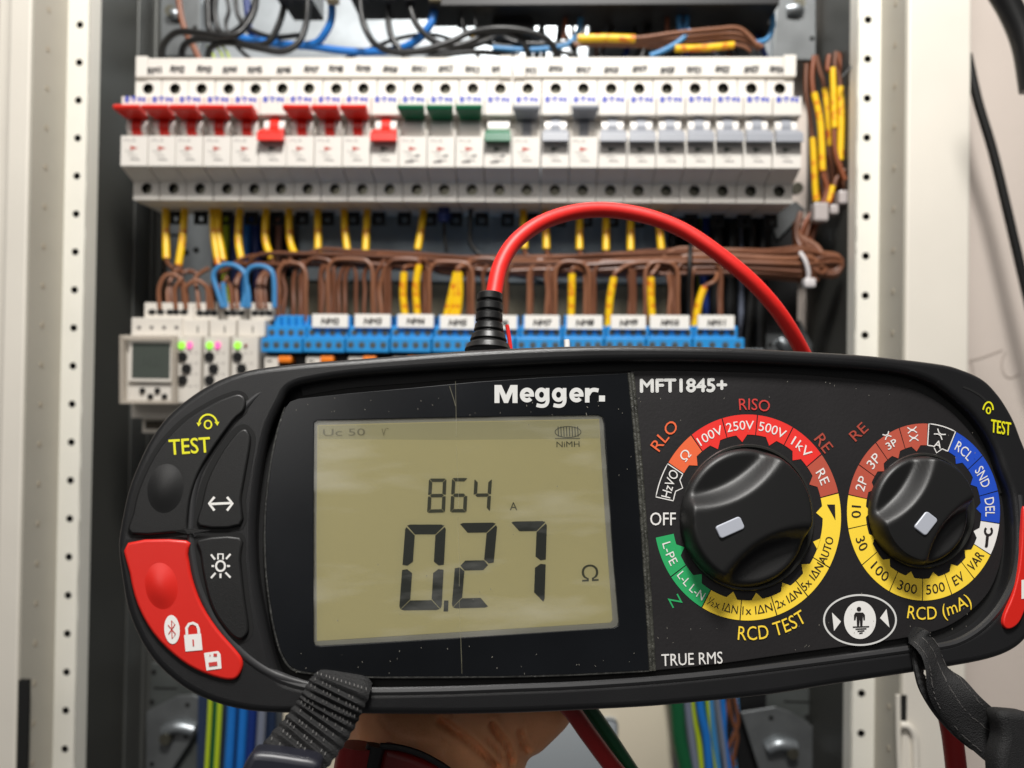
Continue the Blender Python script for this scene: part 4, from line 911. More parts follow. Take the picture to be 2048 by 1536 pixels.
# raised thin edge of window (scuffed)
m_ = MB(); m_.tube([MET.loc(x, y, DW*0.9) for x, y in catmull([(1258, 746), (1264, 800), (1278, 960), (1294, 1200), (1302, 1341)], 4)], 0.0006, 8)
m_.tube([MET.loc(x+6, y, DW*0.6) for x, y in catmull([(1258, 746), (1264, 800), (1278, 960), (1294, 1200), (1302, 1341)], 4)], 0.0005, 8)
part('scuffed_edge', m_, mat('scuffed_plastic', (66, 66, 60), .35, bump=1.0, bscale=900, var=0.6, vscale=400), T, True)
m_ = MB(); m_.tube([MET.loc(x, y, DW*0.7) for x, y in catmull([(570, 815), (556, 860), (543, 920), (533, 1000), (530, 1070), (533, 1150), (545, 1240), (560, 1300), (578, 1332), (600, 1343), (660, 1350), (760, 1354), (1000, 1353), (1150, 1349), (1302, 1341)], 4)], 0.00035, 6)
part('scuffed_edge', m_, mat('scuffed_plastic2', (52, 52, 50), .3, bump=1.0, bscale=900, var=0.6, vscale=300), T, True)
# display
m_ = MB(); plate(m_, [loop_px(lo, MET, 0.0004)], -0.0005, 0.0004); LC = part('display_border', m_, LCDB, T)
li = [(635, 850), (900, 843), (1198, 838), (1200, 870), (1210, 1040), (1225, 1240), (1221, 1245), (900, 1265), (634, 1282), (633, 1060)]
m_ = MB(); plate(m_, [loop_px(li, MET, 0.0006)], 0.00045, 0.0006); LP = part('display', m_, LCDM, T)
m_ = MB(); poly_px(m_, [(637, 852), (900, 845), (1197, 840), (1199, 877), (900, 880), (637, 878)], MET, 0.00064); part('header_band', m_, LCDBAND, T)
SD_ = 0.00098
def seg_digit(m_, TL, TR, BL, BR, on, th, gap=0.02):
    W_ = math.hypot(TR[0]-TL[0], TR[1]-TL[1]); H_ = math.hypot(BL[0]-TL[0], BL[1]-TL[1])
    tx, ty = th/W_, th/H_
    def P(u, v): return (TL[0]*(1-u)*(1-v)+TR[0]*u*(1-v)+BL[0]*(1-u)*v+BR[0]*u*v, TL[1]*(1-u)*(1-v)+TR[1]*u*(1-v)+BL[1]*(1-u)*v+BR[1]*u*v)
    g = gap; r = 0.28
    segs = {
     'a': [(g*2, 0.012), (.12, 0), (.88, 0), (1-g*2, 0.012), (1-tx, ty), (tx, ty)],
     'b': [(1, r*ty+.02), (1, .5-ty*.25), (1-tx*.5, .5-g), (1-tx, .5-ty*.5-g*.4), (1-tx, ty+g*.6), (1-.03, .03)],
     'c': [(1, .5+ty*.25), (1, 1-r*ty-.02), (1-.03, .985), (1-tx, 1-ty-g*.6), (1-tx, .5+ty*.5+g*.4), (1-tx*.5, .5+g)],
     'd': [(tx, 1-ty), (1-tx, 1-ty), (1-g*2, .988), (.88, 1), (.12, 1), (g*2, .988)],
     'e': [(0, .5+ty*.25), (tx*.5, .5+g), (tx, .5+ty*.5+g*.4), (tx, 1-ty-g*.6), (.03, .985), (0, 1-r*ty-.02)],
     'f': [(0, r*ty+.02), (.03, .03), (tx, ty+g*.6), (tx, .5-ty*.5-g*.4), (tx*.5, .5-g), (0, .5-ty*.25)],
     'g': [(tx*.55, .5), (tx, .5-ty*.5), (1-tx, .5-ty*.5), (1-tx*.55, .5), (1-tx, .5+ty*.5), (tx, .5+ty*.5)]}
    for s in on: poly_px(m_, [P(u, v) for u, v in segs[s]], MET, SD_)
digs = [((811, 1049), (892, 1049), (798, 1221), (883, 1220), 'abcdef', 20, SEGD), ((917, 1046), (995, 1045), (903, 1217), (979, 1215), 'abged', 20, SEGD), ((1020, 1043), (1094, 1042), (1008, 1208), (1089, 1206), 'abc', 20, SEGD),
        ((858, 957), (893, 957), (854, 1026), (890, 1025), 'abcdefg', 7, SEGM), ((904, 956), (936, 956), (900, 1025), (933, 1025), 'acdefg', 7, SEGM), ((949, 957), (984, 957), (945, 1024), (980, 1023), 'fgbc', 7, SEGM)]
for TL, TR, BL, BR, on, th, mm in digs:
    m_ = MB(); seg_digit(m_, TL, TR, BL, BR, on, th); part('digit', m_, mm, T)
m_ = MB(); poly_px(m_, [(888, 1201), (897, 1201), (896, 1223), (887, 1223)], MET, SD_); part('decimal_point', m_, SEGD, T)
def P_text(parent, mt, *a, **k):
    m_ = MB(); text_px(m_, *a, **k); return part('lettering', m_, mt, parent)
P_text(T, SEGM, 'A', 1027, 1012, 15, 17, d=SD_)
P_text(T, SEGM, 'Ω', 1180, 1146, 33, 33, 3, d=SD_)
P_text(T, SEGF, 'Uc 50', 688, 864, 84, 15, 1, d=SD_, bold=-0.005); P_text(T, SEGF, 'V̄', 770, 864, 14, 16, d=SD_, bold=-0.005)
P_text(T, SEGM, 'NiMH', 1136, 888, 46, 12, 1, d=SD_)
m_ = MB(); stroke_px(m_, ell(1136, 864, 26, 11, 24), 1.6, MET, SD_, closed=True)
for k in range(8): stroke_px(m_, [(1116+k*5.6, 853), (1117+k*5.6, 873)], 1.8, MET, SD_)
stroke_px(m_, [(1110, 877), (1160, 877)], 1.6, MET, SD_); part('battery_symbol', m_, SEGM, T)
# glass scratch line and flecks
m_ = MB(); sl_ = catmull([(911, 762), (912.5, 850), (913, 900), (917, 990), (916, 1050), (919, 1130), (918.5, 1200), (922, 1290), (924, 1352)], 8)
for a in range(0, len(sl_)-3, 3):
    if a not in (12, 27, 45): stroke_px(m_, sl_[a:a+4], 0.9+0.7*((a*7) % 5)/5, MET, DW+0.0001)
stroke_px(m_, [(899, 772), (908, 800), (911, 812)], 1.4, MET, DW+0.0001); part('scratch', m_, mat('scratch_line', (150, 146, 122), .4, alpha=0.38), T)
random.seed(3)
m_ = MB()
for k in range(130):
    if k < 70: x, y = random.uniform(590, 1290), random.choice([random.uniform(790, 830), random.uniform(1290, 1350), random.uniform(790, 1350)])
    else: x, y = random.uniform(1310, 1960), random.choice([random.uniform(1250, 1330), random.uniform(760, 800), random.uniform(800, 1300)])
    if x > 1400 and y > 1275+0.0*(x): y -= (x-1400)*0.14
    if x > 1850 and y < 900: y += 90
    l = random.uniform(1.2, 3.8)*(1.5 if random.random() < .1 else 1); a = random.gauss(PI/2, 0.4)
    stroke_px(m_, [(x, y), (x+l*math.cos(a), y+l*math.sin(a))], random.uniform(0.5, 1.2), MET, DW+0.0002)
part('dust_specks', m_, mat('dust', (128, 124, 114), .8), T, kind='stuff')
# clear window over display
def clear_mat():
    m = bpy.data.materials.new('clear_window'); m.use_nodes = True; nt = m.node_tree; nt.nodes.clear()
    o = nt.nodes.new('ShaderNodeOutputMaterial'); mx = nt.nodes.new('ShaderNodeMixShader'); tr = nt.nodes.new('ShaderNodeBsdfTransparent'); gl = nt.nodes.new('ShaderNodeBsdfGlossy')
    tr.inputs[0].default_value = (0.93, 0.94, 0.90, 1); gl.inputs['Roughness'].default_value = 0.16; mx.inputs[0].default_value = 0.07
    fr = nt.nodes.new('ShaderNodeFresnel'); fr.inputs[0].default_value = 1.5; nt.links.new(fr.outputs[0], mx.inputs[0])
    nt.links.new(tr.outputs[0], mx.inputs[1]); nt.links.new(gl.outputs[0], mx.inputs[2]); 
    df = nt.nodes.new('ShaderNodeBsdfDiffuse'); df.inputs[0].default_value = (0.75, 0.75, 0.72, 1)  # pale noisy haze in the pane stands in for light falloff
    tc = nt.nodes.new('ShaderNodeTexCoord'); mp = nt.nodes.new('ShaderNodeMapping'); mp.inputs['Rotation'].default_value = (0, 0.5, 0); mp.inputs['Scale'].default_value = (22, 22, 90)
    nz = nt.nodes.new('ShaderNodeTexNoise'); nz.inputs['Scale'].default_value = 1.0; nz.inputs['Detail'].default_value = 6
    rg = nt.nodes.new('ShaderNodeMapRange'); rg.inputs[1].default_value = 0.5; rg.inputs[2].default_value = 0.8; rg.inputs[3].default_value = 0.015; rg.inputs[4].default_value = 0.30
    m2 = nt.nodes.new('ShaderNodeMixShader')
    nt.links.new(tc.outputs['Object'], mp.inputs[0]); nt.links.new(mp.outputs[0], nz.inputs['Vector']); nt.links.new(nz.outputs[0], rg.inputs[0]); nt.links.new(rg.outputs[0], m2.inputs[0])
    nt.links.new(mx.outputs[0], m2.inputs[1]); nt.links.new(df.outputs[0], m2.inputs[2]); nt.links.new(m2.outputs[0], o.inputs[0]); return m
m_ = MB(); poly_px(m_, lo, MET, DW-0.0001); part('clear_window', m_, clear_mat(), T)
# brand lettering
lg = MB(); gd = [DW+0.0001]
def gs(pts, w_, closed=False): stroke_px(lg, pts, w_, MET, gd[0], closed=closed); gd[0] += 5e-6
poly_px(lg, [(989, 806), (989, 770), (1003, 770), (1012, 790), (1021, 770), (1035, 770), (1035, 806), (1025, 806), (1025, 784), (1016, 806), (1008, 806), (999, 784), (999, 806)], MET, DW+0.0001)
for ex in (1054, 1153):
    gs(ell(ex, 790, 10, 10.5, 30, 0, 0, 318), 8.5); gs([(ex-9, 790.5), (ex+14, 790.5)], 5.5)
for gx in (1083, 1117):
    gs(ell(gx, 789.5, 9, 10.2, 30), 8.2, True); gs(catmull([(gx+12, 776), (gx+12, 790), (gx+12, 803), (gx+8, 810), (gx, 812), (gx-10, 810)], 4), 7.5)
gs([(1174.5, 776), (1174.5, 805)], 9); gs(catmull([(1176, 790), (1181, 782), (1188, 779.5), (1197, 781)], 4), 8)
part('lettering', lg, PSILVER, T)
m_ = MB(); poly_px(m_, [(1198, 791), (1210, 791), (1210, 803), (1198, 803)], MET, DW+0.0001); part('logo_square', m_, PSILVER, T)
D = 0.0005; D2_ = 0.0006
P_text(T, PSILVER, 'MFT1845+', 1367, 770, 172, 27, 0.5, d=D, bold=0.035)
P_text(T, PWHITE, 'TRUE RMS', 1384, 1317, 122, 25, 2.5, d=D, bold=0.004, vang=92)
P_text(T, PWHITE, 'OFF', 1326, 1037, 51, 27, 0, d=D, bold=0.004)

def ringpt(dl, ang, k): return (dl[0]+dl[2]*k*math.cos(math.radians(ang)), dl[1]-dl[3]*k*math.sin(math.radians(ang)))
def segment(dl, a1, a2, tri, kin, tip, mt, outline=False, trw=4.2):
    """ring field from a1 down to a2 (degrees, anticlockwise), with a pointer tooth on the inner edge"""
    n = max(6, int(abs(a1-a2)/2.2)); o_ = [ringpt(dl, a1+(a2-a1)*i/n, 1) for i in range(n+1)]; i_ = []
    if tri is None: i_ = [ringpt(dl, a2+(a1-a2)*i/n, kin) for i in range(n+1)]
    else:
        for i in range(7): i_.append(ringpt(dl, a2+(tri-trw-a2)*i/6, kin))
        i_.append(ringpt(dl, tri, tip))
        for i in range(7): i_.append(ringpt(dl, tri+trw+(a1-tri-trw)*i/6, kin))
    m_ = MB()
    if outline: stroke_px(m_, o_+i_, 2.0, MET, D, closed=True)
    else: poly_px(m_, o_+i_, MET, D)
    return part('ring_field', m_, mt, T)
def arc_text(dl, s, mid, w_, h, rad, mt, parent, flip=False, bold=0.0):
    """letters bent along the dial; flip: reads along the bottom"""
    vs, fs = text_geo(s, bold); out = []
    ax, ay = dl[2], dl[3]; am = math.radians(mid)
    rl = rad*math.hypot(ax*math.sin(am), ay*math.cos(am))      # local arc length per radian
    rn = math.hypot(ax*math.cos(am), ay*math.sin(am))
    m_ = MB()
    for i, (sx, sy) in enumerate(shifts(bold*1.4*h)):
        out = []
        for x, y in vs:
            yy = ((y-0.5)*h+sy)/rn; xx = x*w_+sx
            if not flip: ang = am-xx/rl; k = rad+yy
            else: ang = am+xx/rl; k = rad-yy
            out.append(MET.loc(dl[0]+ax*k*math.cos(ang), dl[1]-ay*k*math.sin(ang), D2_+i*2e-5))
        m_.add(out, fs); return part('lettering', m_, mt, parent)
d1 = (1495, 1035, 187, 206); d2 = (1847, 1024, 153, 177)
G = 0.35
def field(dl, a1, a2, tri, mt, s=None, w_=0, h=0, flip=False, tm=PWHITE, kin=0.805, tip=0.735, rad=0.9, bold=0.035, outline=False):
    f = segment(dl, a1-G, a2+G, tri, kin, tip, mt, outline)
    if s: arc_text(dl, s, (a1+a2)/2, w_, h, rad, tm, f, flip, bold)
    return f
field(d1, 168.8, 148.2, 157.5, PWHITE, 'HzVO', 57, 20, rad=0.90, kin=0.81, tip=0.75, outline=True, bold=0.0)
field(d1, 148, 126.9, 136.7, PORG, 'Ω', 20, 19)
field(d1, 126.9, 105.8, 115.5, PRED, '100V', 54, 19)
field(d1, 105.8, 83.8, 94.4, PRED, '250V', 55, 19)
field(d1, 83.8, 60.9, 71.6, PRED, '500V', 56, 19)
field(d1, 60.9, 37.8, 49.0, PRED, '1kV', 46, 19)
field(d1, 37.8, 13.8, 25.9, PBRN, 'RE', 30, 20)
fy = field(d1, 13.8, -29.0, 3.6, PYEL)
m_ = MB(); poly_px(m_, [ringpt(d1, -18.5, .74), ringpt(d1, -22.7, .812), ringpt(d1, -14.3, .812)], MET, D); part('ring_tooth', m_, PYEL, T)
arc_text(d1, 'AUTO', -20.5, 54, 17, 0.9, PBLK, fy, True, 0.0)
m_ = MB(); poly_px(m_, [(1654, 1009), (1670, 1009), (1671, 1040)], MET, D2_); part('wedge_symbol', m_, PBLK, fy)
for a1, a2, tri, s, w_ in ((-29.0, -49.9, -38.2, '5x IΔN', 60), (-49.9, -71.7, -59.4, '2x IΔN', 57), (-71.7, -94.6, -82.7, '1x IΔN', 60), (-94.6, -119.2, -102, '½x IΔN', 62)):
    f = segment(d1, a1-G, a2+G, tri, 0.805, 0.735, PYEL); arc_text(d1, s, (a1+a2)/2, w_, 17, 0.9, PBLK, f, True, 0.012)
f = segment(d1, -119.2-G, -144.9+G, -131.7, .805, .735, PGRN); arc_text(d1, 'L-L L-N', -132, 68, 17, 0.9, PWHITE, f, True, 0.03)
f = segment(d1, -144.9-G, -168.7, -156.9, .805, .735, PGRN); arc_text(d1, 'L-PE', -157, 46, 18, 0.9, PWHITE, f, True, 0.03)
K = 0.755; TP = 0.69; RD = 0.875
for a1, a2, mt, s, w_, h, tm in ((168.7, 147.7, PBRN, '2P', 28, 20, PWHITE), (147.7, 128.5, PBRN, '3P', 28, 20, PWHITE), (128.5, 108.5, PBRN, None, 0, 0, None), (108.5, 86.5, PBRN, None, 0, 0, None), (86.3, 64.9, PWHITE, None, 0, 0, None),
                      (64.7, 39.5, PBLU, 'RCL', 39, 20, PWHITE), (39.5, 13.8, PBLU, 'SND', 41, 20, PWHITE), (13.8, -7.5, PBLU, 'DEL', 38, 20, PWHITE), (-7.5, -28.9, PWHITE, None, 0, 0, None)):
    f = segment(d2, a1-G, a2+G, (a1+a2)/2, K, TP, mt, outline=(a1 == 86.3), trw=4.5)
    if s: arc_text(d2, s, (a1+a2)/2, w_, h, RD, tm, f, False, 0.035)
for a1, a2, s, w_ in ((-28.9, -48.7, 'VAR', 38), (-48.7, -68.4, 'EV', 24), (-68.4, -90.8, '500', 38), (-90.8, -116.4, '300', 39), (-116.4, -143.3, '100', 40), (-143.3, -169, '30', 27), (-169, -191.3, '10', 24)):
    f = segment(d2, a1-G, a2+G, (a1+a2)/2, K, TP, PYEL, trw=4.5); arc_text(d2, s, (a1+a2)/2, w_, 20, RD, PBLK, f, True, 0.015)
# clamp-meter and probe symbols drawn as strokes
def sym(dl, ang, strokes, w_, mt, sc=1.0, rad=RD):
    c = ringpt(dl, ang, rad); a = math.radians(ang-90); m_ = MB()
    for st in strokes:
        pts = [(c[0]+(x*math.cos(a)-(-y)*math.sin(a)*-1)*sc, c[1]-(x*math.sin(a)+(-y)*math.cos(a)*-1*-1)*sc*1.0) for x, y in st]
        stroke_px(m_, pts, w_, MET, D2_)
    return part('symbol', m_, mt, T)
clampA = [[(-6, 9), (-2, 4), (-2, -4), (-6, -9)], [(6, 9), (2, 4), (2, -4), (6, -9)]]
def rotst(sts, c, ang, w_, mt):
    a = math.radians(ang); m_ = MB()
    for st in sts:
        stroke_px(m_, [(c[0]+x*math.cos(a)+y*math.sin(a), c[1]-x*math.sin(a)+y*math.cos(a)) for x, y in st], w_, MET, D2_)
    return part('symbol', m_, mt, T)
rotst([[(-7, -6), (-2, -1.5), (3, -1.5), (7, -6)], [(-7, 6), (-2, 1.5), (3, 1.5), (7, 6)]], (1774, 871), 28, 2.2, PWHITE)
P_text(T, PWHITE, '3P', 1783, 888, 22, 15, 30, d=D2_, bold=0.012)
for dy in (-8, 8): rotst([[(-9, -6), (-3, -1), (3, -1), (9, -6)], [(-9, 6), (-3, 1), (3, 1), (9, 6)]], (1826+dy*0.2, 868+dy), 5, 2.2, PWHITE)
rotst([[(-10, -6), (-3, -1), (3, -1), (10, -6)], [(-10, 7), (-3, 2), (3, 2), (10, 7)]], (1880, 868), -35, 2.2, PWHITE)
P_text(T, PWHITE, 'A', 1876, 888, 15, 15, -15, d=D2_, bold=0.01)
# spanner on the white field
m_ = MB(); stroke_px(m_, [(1975, 1072), (1973, 1092)], 6, MET, D2_); poly_px(m_, ell(1972.5, 1092, 3, 3, 12), MET, D2_)
stroke_px(m_, ell(1977, 1062, 7, 8, 16, 0, -230, 50), 4.5, MET, D2_); part('spanner_symbol', m_, PBLK, T)
# free arc titles
arc_text((1495, 1035, 187, 206), 'RISO', 86, 62, 24, 1.105, PREDT, T, False, 0.008)
arc_text((1495, 1035, 187, 206), 'RLO', 138, 66, 25, 1.2, PORG, T, False, 0.008)
P_text(T, PBRNT, 'RE', 1648, 886, 36, 24, -52, d=D, bold=0.004)
P_text(T, PBRNT, 'RE', 1717, 863, 36, 23, 43, d=D, bold=0.004)
P_text(T, PGRN, 'Z', 1351, 1201, 22, 24, -62, d=D, bold=0.0)
arc_text((1495, 1035, 187, 206), 'RCD TEST', -76, 138, 29, 1.12, PYEL, T, True, 0.03)
arc_text((1847, 1024, 153, 177), 'RCD (mA)', -79, 128, 27, 1.14, PYEL, T, True, 0.03)
# warning emblem
m_ = MB(); stroke_px(m_, ell(1720, 1240, 72, 50, 64), 3.6, MET, D, closed=True); part('emblem_ring', m_, PSILVER, T)
m_ = MB(); poly_px(m_, ell(1720, 1240, 32, 38, 40), MET, D); em = part('emblem_disc', m_, PWHITE, T)
m_ = MB(); poly_px(m_, [(1664, 1225), (1682, 1243), (1668, 1262)], MET, D); poly_px(m_, [(1773, 1218), (1760, 1236), (1779, 1255)], MET, D); part('emblem_arrows', m_, PWHITE, T, kind='stuff')
m_ = MB(); poly_px(m_, ell(1718, 1218, 4.5, 4.5, 16), MET, D2_)
poly_px(m_, [(1711, 1225), (1726, 1225), (1730, 1230), (1730, 1240), (1727, 1240), (1726, 1231), (1725, 1252), (1720.5, 1252), (1719.5, 1238), (1718.5, 1252), (1714, 1252), (1713, 1231), (1711, 1240), (1708, 1240), (1708, 1230)], MET, D2_)
for k, wd in enumerate((33, 22, 14, 7)): stroke_px(m_, [(1722-wd/2, 1254+k*4.2), (1722+wd/2, 1253+k*4.2)], 2.2, MET, D2_)
part('figure_symbol', m_, PBLK, em)

# knobs: heightfield dome with an hourglass grip
def knob(cx_, cy_, rx_, ry_, ax_ang, mk_pt, mk_ang, hgt, label, mw=54, mh=27):
    K_ = None
    m_ = MB(); plate(m_, [loop_px(ell(cx_, cy_, rx_*1.03, ry_*1.03, 64), MET, 0.0008)], 0.0003, 0.0012, 0.0004); base_ = part('dial_seat', m_, BUMPD, T, True)
    m_ = MB(); cI = ell(cx_, cy_, rx_*1.0, ry_*1.0, 64)
    m_.tube([MET.loc(x, y, 0.0014) for x, y in cI+[cI[0]]], 0.0005, 6); part('dial_rim', m_, mat('rim_black', (44, 44, 42), .25), T, True)
    na, nr = 96, 34; a0 = math.radians(ax_ang); vs = []; fs = []
    def H(u, v, r):
        wdt = 0.30+0.34*u*u                      # half width of the grip
        av = abs(v)
        g = max(0.0, min(1.0, (av-wdt)/0.30)); g = g*g*(3-2*g)
        top = 1.0-0.10*u*u
        low_ = 0.30+0.16*max(0, (av-0.62))/0.38
        h_ = top*(1-g)+low_*g
        ed = max(0.0, min(1.0, (r-0.90)/0.10)); h_ *= (1-ed*ed*0.55)
        return h_*hgt
    for i in range(nr+1):
        r = i/nr
        for j in range(na):
            a = 2*PI*j/na; X, Y = r*math.cos(a), r*math.sin(a)
            u = X*math.cos(a0)+Y*math.sin(a0); v = -X*math.sin(a0)+Y*math.cos(a0)
            d = 0.001+H(u, v, r); vs.append(MET.loc(cx_+rx_*X*0.975, cy_-ry_*Y*0.975, 0.001+hgt*0.45)); vs[-1].y = -d
    for i in range(nr):
        for j in range(na): fs.append((i*na+j, i*na+(j+1) % na, (i+1)*na+(j+1) % na, (i+1)*na+j))
    b_ = len(vs)
    for j in range(na):
        p = vs[nr*na+j].copy(); p.y = -0.001; vs.append(p)
        fs.append((nr*na+j, nr*na+(j+1) % na, b_+(j+1) % na, b_+j))
    m_ = MB(); m_.add(vs, fs); kn = part('knob', m_, KNOB, T, True, label=label)
    # marker plate set in the grip
    ca, sa = math.cos(math.radians(mk_ang)), math.sin(math.radians(mk_ang)); rc = []
    for (sx, sy) in ((1, 1), (-1, 1), (-1, -1), (1, -1)):
        for q in range(5):
            t_ = math.radians({(1, 1): 0, (-1, 1): 90, (-1, -1): 180, (1, -1): 270}[(sx, sy)]+q*22.5); r_ = 6
            rc.append((sx*(mw/2-r_)+r_*math.cos(t_), sy*(mh/2-r_)+r_*math.sin(t_)))
    dd = hgt*0.985+0.0014
    m_ = MB(); plate(m_, [loop_px([(mk_pt[0]+x*ca+y*sa, mk_pt[1]-x*sa+y*ca) for x, y in rc], MET, dd)], dd-0.0012, dd, 0.0003); part('pointer_mark', m_, MARK, kn)
knob(1495, 1035, 130, 143, 27, (1461, 1055), 24, 0.0068, 'larger range knob')
knob(1846, 1021, 100, 112, 50, (1853, 1047), 52, 0.0062, 'smaller selector knob', 42, 30)

# left button pods
pod = [(262, 1070), (264, 1025), (277, 973), (306, 912), (337, 870), (376, 834), (428, 803), (454, 792), (475, 786), (489, 792), (494, 806), (488, 824), (468, 843), (430, 895), (400, 945), (382, 999), (376, 1058), (374, 1064)]
redp = [(254, 1084), (372, 1079), (377, 1108), (386, 1158), (405, 1209), (436, 1257), (470, 1296), (485, 1317), (486, 1338), (472, 1360), (441, 1360), (389, 1341), (345, 1311), (303, 1267), (272, 1210), (256, 1146)]
def pad(pts, name, mt, d, g, bev, fn=None, parent=T, label=None):
    cx_ = sum(p[0] for p in pts)/len(pts); cy_ = sum(p[1] for p in pts)/len(pts)
    def grow(k): 
        out = []
        n_ = len(pts)
        for i in range(n_):
            a, b = pts[i-1], pts[(i+1) % n_]; dx, dy = b[0]-a[0], b[1]-a[1]; l = math.hypot(dx, dy) or 1
            nx, ny = dy/l, -dx/l
            if (pts[i][0]+nx-cx_)**2+(pts[i][1]+ny-cy_)**2 < (pts[i][0]-nx-cx_)**2+(pts[i][1]-ny-cy_)**2: nx, ny = -nx, -ny
            out.append((pts[i][0]+nx*k, pts[i][1]+ny*k))
        return out
    m_ = MB(); plate(m_, [loop_px(catmull(grow(g), 3, True), MET, d)], d-0.004, d+0.0001); part(name+'_groove', m_, BUMPD, parent)
    m_ = MB(); plate(m_, [loop_px(catmull(grow(-2), 3, True), MET, d+0.0008)], d-0.003, d+0.0009, bev, res=3)
    return part(name, m_, mt, parent, True, label=label)
pb = pad(pod, 'test_button', BTN, ED, 5, 0.0005, label='black TEST button pad on the left end')
rb_ = pad(redp, 'lock_button', BTNR, ED, 4, 0.0006, label='red button pad on the left end')
arrow = [(397, 1054), (400, 1012), (413, 960), (439, 908), (470, 866), (489, 856), (500, 866), (503, 885), (493, 945), (484, 999), (481, 1052)]
lamp = [(397, 1077), (480, 1073), (483, 1118), (491, 1196), (499, 1253), (494, 1272), (477, 1281), (454, 1264), (423, 1217), (406, 1157), (398, 1105)]
ab = pad(arrow, 'arrow_button', BTN, ED, 8, 0.0005); lb = pad(lamp, 'lamp_button', BTN, ED, 8, 0.0005)
DB = ED+0.00102; DI = ED+0.00102
def dome(cx_, cy_, rx_, ry_, h, mt, parent, rot_=0):
    vs = []; fs = []; nr, na = 8, 32
    for i in range(nr+1):
        r = i/nr
        for j in range(na):
            x, y = r*rx_*math.cos(2*PI*j/na), r*ry_*math.sin(2*PI*j/na); a = math.radians(rot_)
            p = MET.loc(cx_+x*math.cos(a)+y*math.sin(a), cy_-x*math.sin(a)+y*math.cos(a), ED+0.0008); p.y = -(ED+0.0008+h*math.cos(r*PI/2)**1.25); vs.append(p)
    for i in range(nr):
        for j in range(na): fs.append((i*na+j, i*na+(j+1) % na, (i+1)*na+(j+1) % na, (i+1)*na+j))
    m_ = MB(); m_.add(vs, fs); return part('dome', m_, mt, parent, True)
dome(331, 977, 40, 55, 0.0010, BTN, pb, -8); dome(323, 1172, 36, 52, 0.0010, BTNR, rb_, 8)
P_text(pb, PYELB, 'TEST', 379, 891, 82, 32, 4, d=DB, bold=0.012, vang=94)
def test_icon(cx_, cy_, s, par, rot_=0):
    m_ = MB(); sq = [(cx_+(x-cx_)*s[0], cy_+(y-cy_)*s[1]) for x, y in ell(cx_, cy_+6, 18, 20, 20, rot_, 10, 175)]
    stroke_px(m_, sq, 3.6, MET, DB)
    stroke_px(m_, [(cx_+(x-cx_)*s[0], cy_+(y-cy_)*s[1]) for x, y in ell(cx_, cy_+6, 7, 8, 20)], 3.2, MET, DB, closed=True)
    for e, q in ((sq[0], 1), (sq[-1], -1)): poly_px(m_, [(e[0]-5*s[0], e[1]-2), (e[0]+5*s[0], e[1]-2), (e[0]+q*1, e[1]+6)], MET, DB)
    part('knob_symbol', m_, PYELB, par)
test_icon(416, 843, (1, 1), pb)
m_ = MB(); stroke_px(m_, [(421, 1008), (462, 1006)], 5, MET, DI)
for sx, cx_ in ((-1, 418), (1, 465)): stroke_px(m_, [(cx_-sx*11, 1007-13), (cx_, 1007), (cx_-sx*11, 1007+14)], 5, MET, DI)
part('arrow_symbol', m_, PWHITE, ab)
m_ = MB(); stroke_px(m_, ell(441, 1132, 9, 10, 24), 4, MET, DI, closed=True)
stroke_px(m_, [(436, 1119), (436, 1108), (446, 1108), (446, 1119)], 3.5, MET, DI)
for a, b in (((422, 1109), (430, 1119)), ((461, 1108), (452, 1118)), ((422, 1156), (431, 1146)), ((461, 1155), (451, 1145)), ((423, 1132), (428, 1132)), ((454, 1132), (460, 1132)), ((441, 1147), (441, 1156))): stroke_px(m_, [a, b], 4, MET, DI)
part('lamp_symbol', m_, PWHITE, lb)
# icons on the red button
m_ = MB(); poly_px(m_, ell(344, 1259, 15.5, 29, 32, 4), MET, DB); part('bluetooth_badge', m_, PWHITE, rb_)
m_ = MB(); stroke_px(m_, [(336, 1250), (351, 1268), (344, 1277), (343, 1241), (350, 1249), (337, 1268)], 1.8, MET, DB+0.0001); part('bluetooth_rune', m_, PREDT, rb_)
m_ = MB(); poly_px(m_, [(368, 1270), (402, 1267), (405, 1300), (371, 1303)], MET, DB); stroke_px(m_, [(374, 1270), (373, 1256), (378, 1248), (386, 1246), (394, 1250), (397, 1258), (398, 1268)], 5.5, MET, DB)
part('padlock_symbol', m_, PWHITE, rb_)
m_ = MB(); stroke_px(m_, [(386, 1279), (387, 1292)], 3, MET, DB+0.0001); part('keyhole', m_, PREDT, rb_)
m_ = MB(); poly_px(m_, [(408, 1306), (436, 1302), (441, 1308), (443, 1337), (413, 1341)], MET, DB); part('floppy_symbol', m_, PWHITE, rb_)
m_ = MB(); poly_px(m_, [(417, 1325), (434, 1323), (435, 1331), (418, 1333)], MET, DB+0.0001); stroke_px(m_, [(427, 1310), (434, 1310)], 6, MET, DB+0.0001); stroke_px(m_, [(419, 1311), (421, 1311)], 3, MET, DB+0.0001); part('floppy_details', m_, PREDT, rb_)
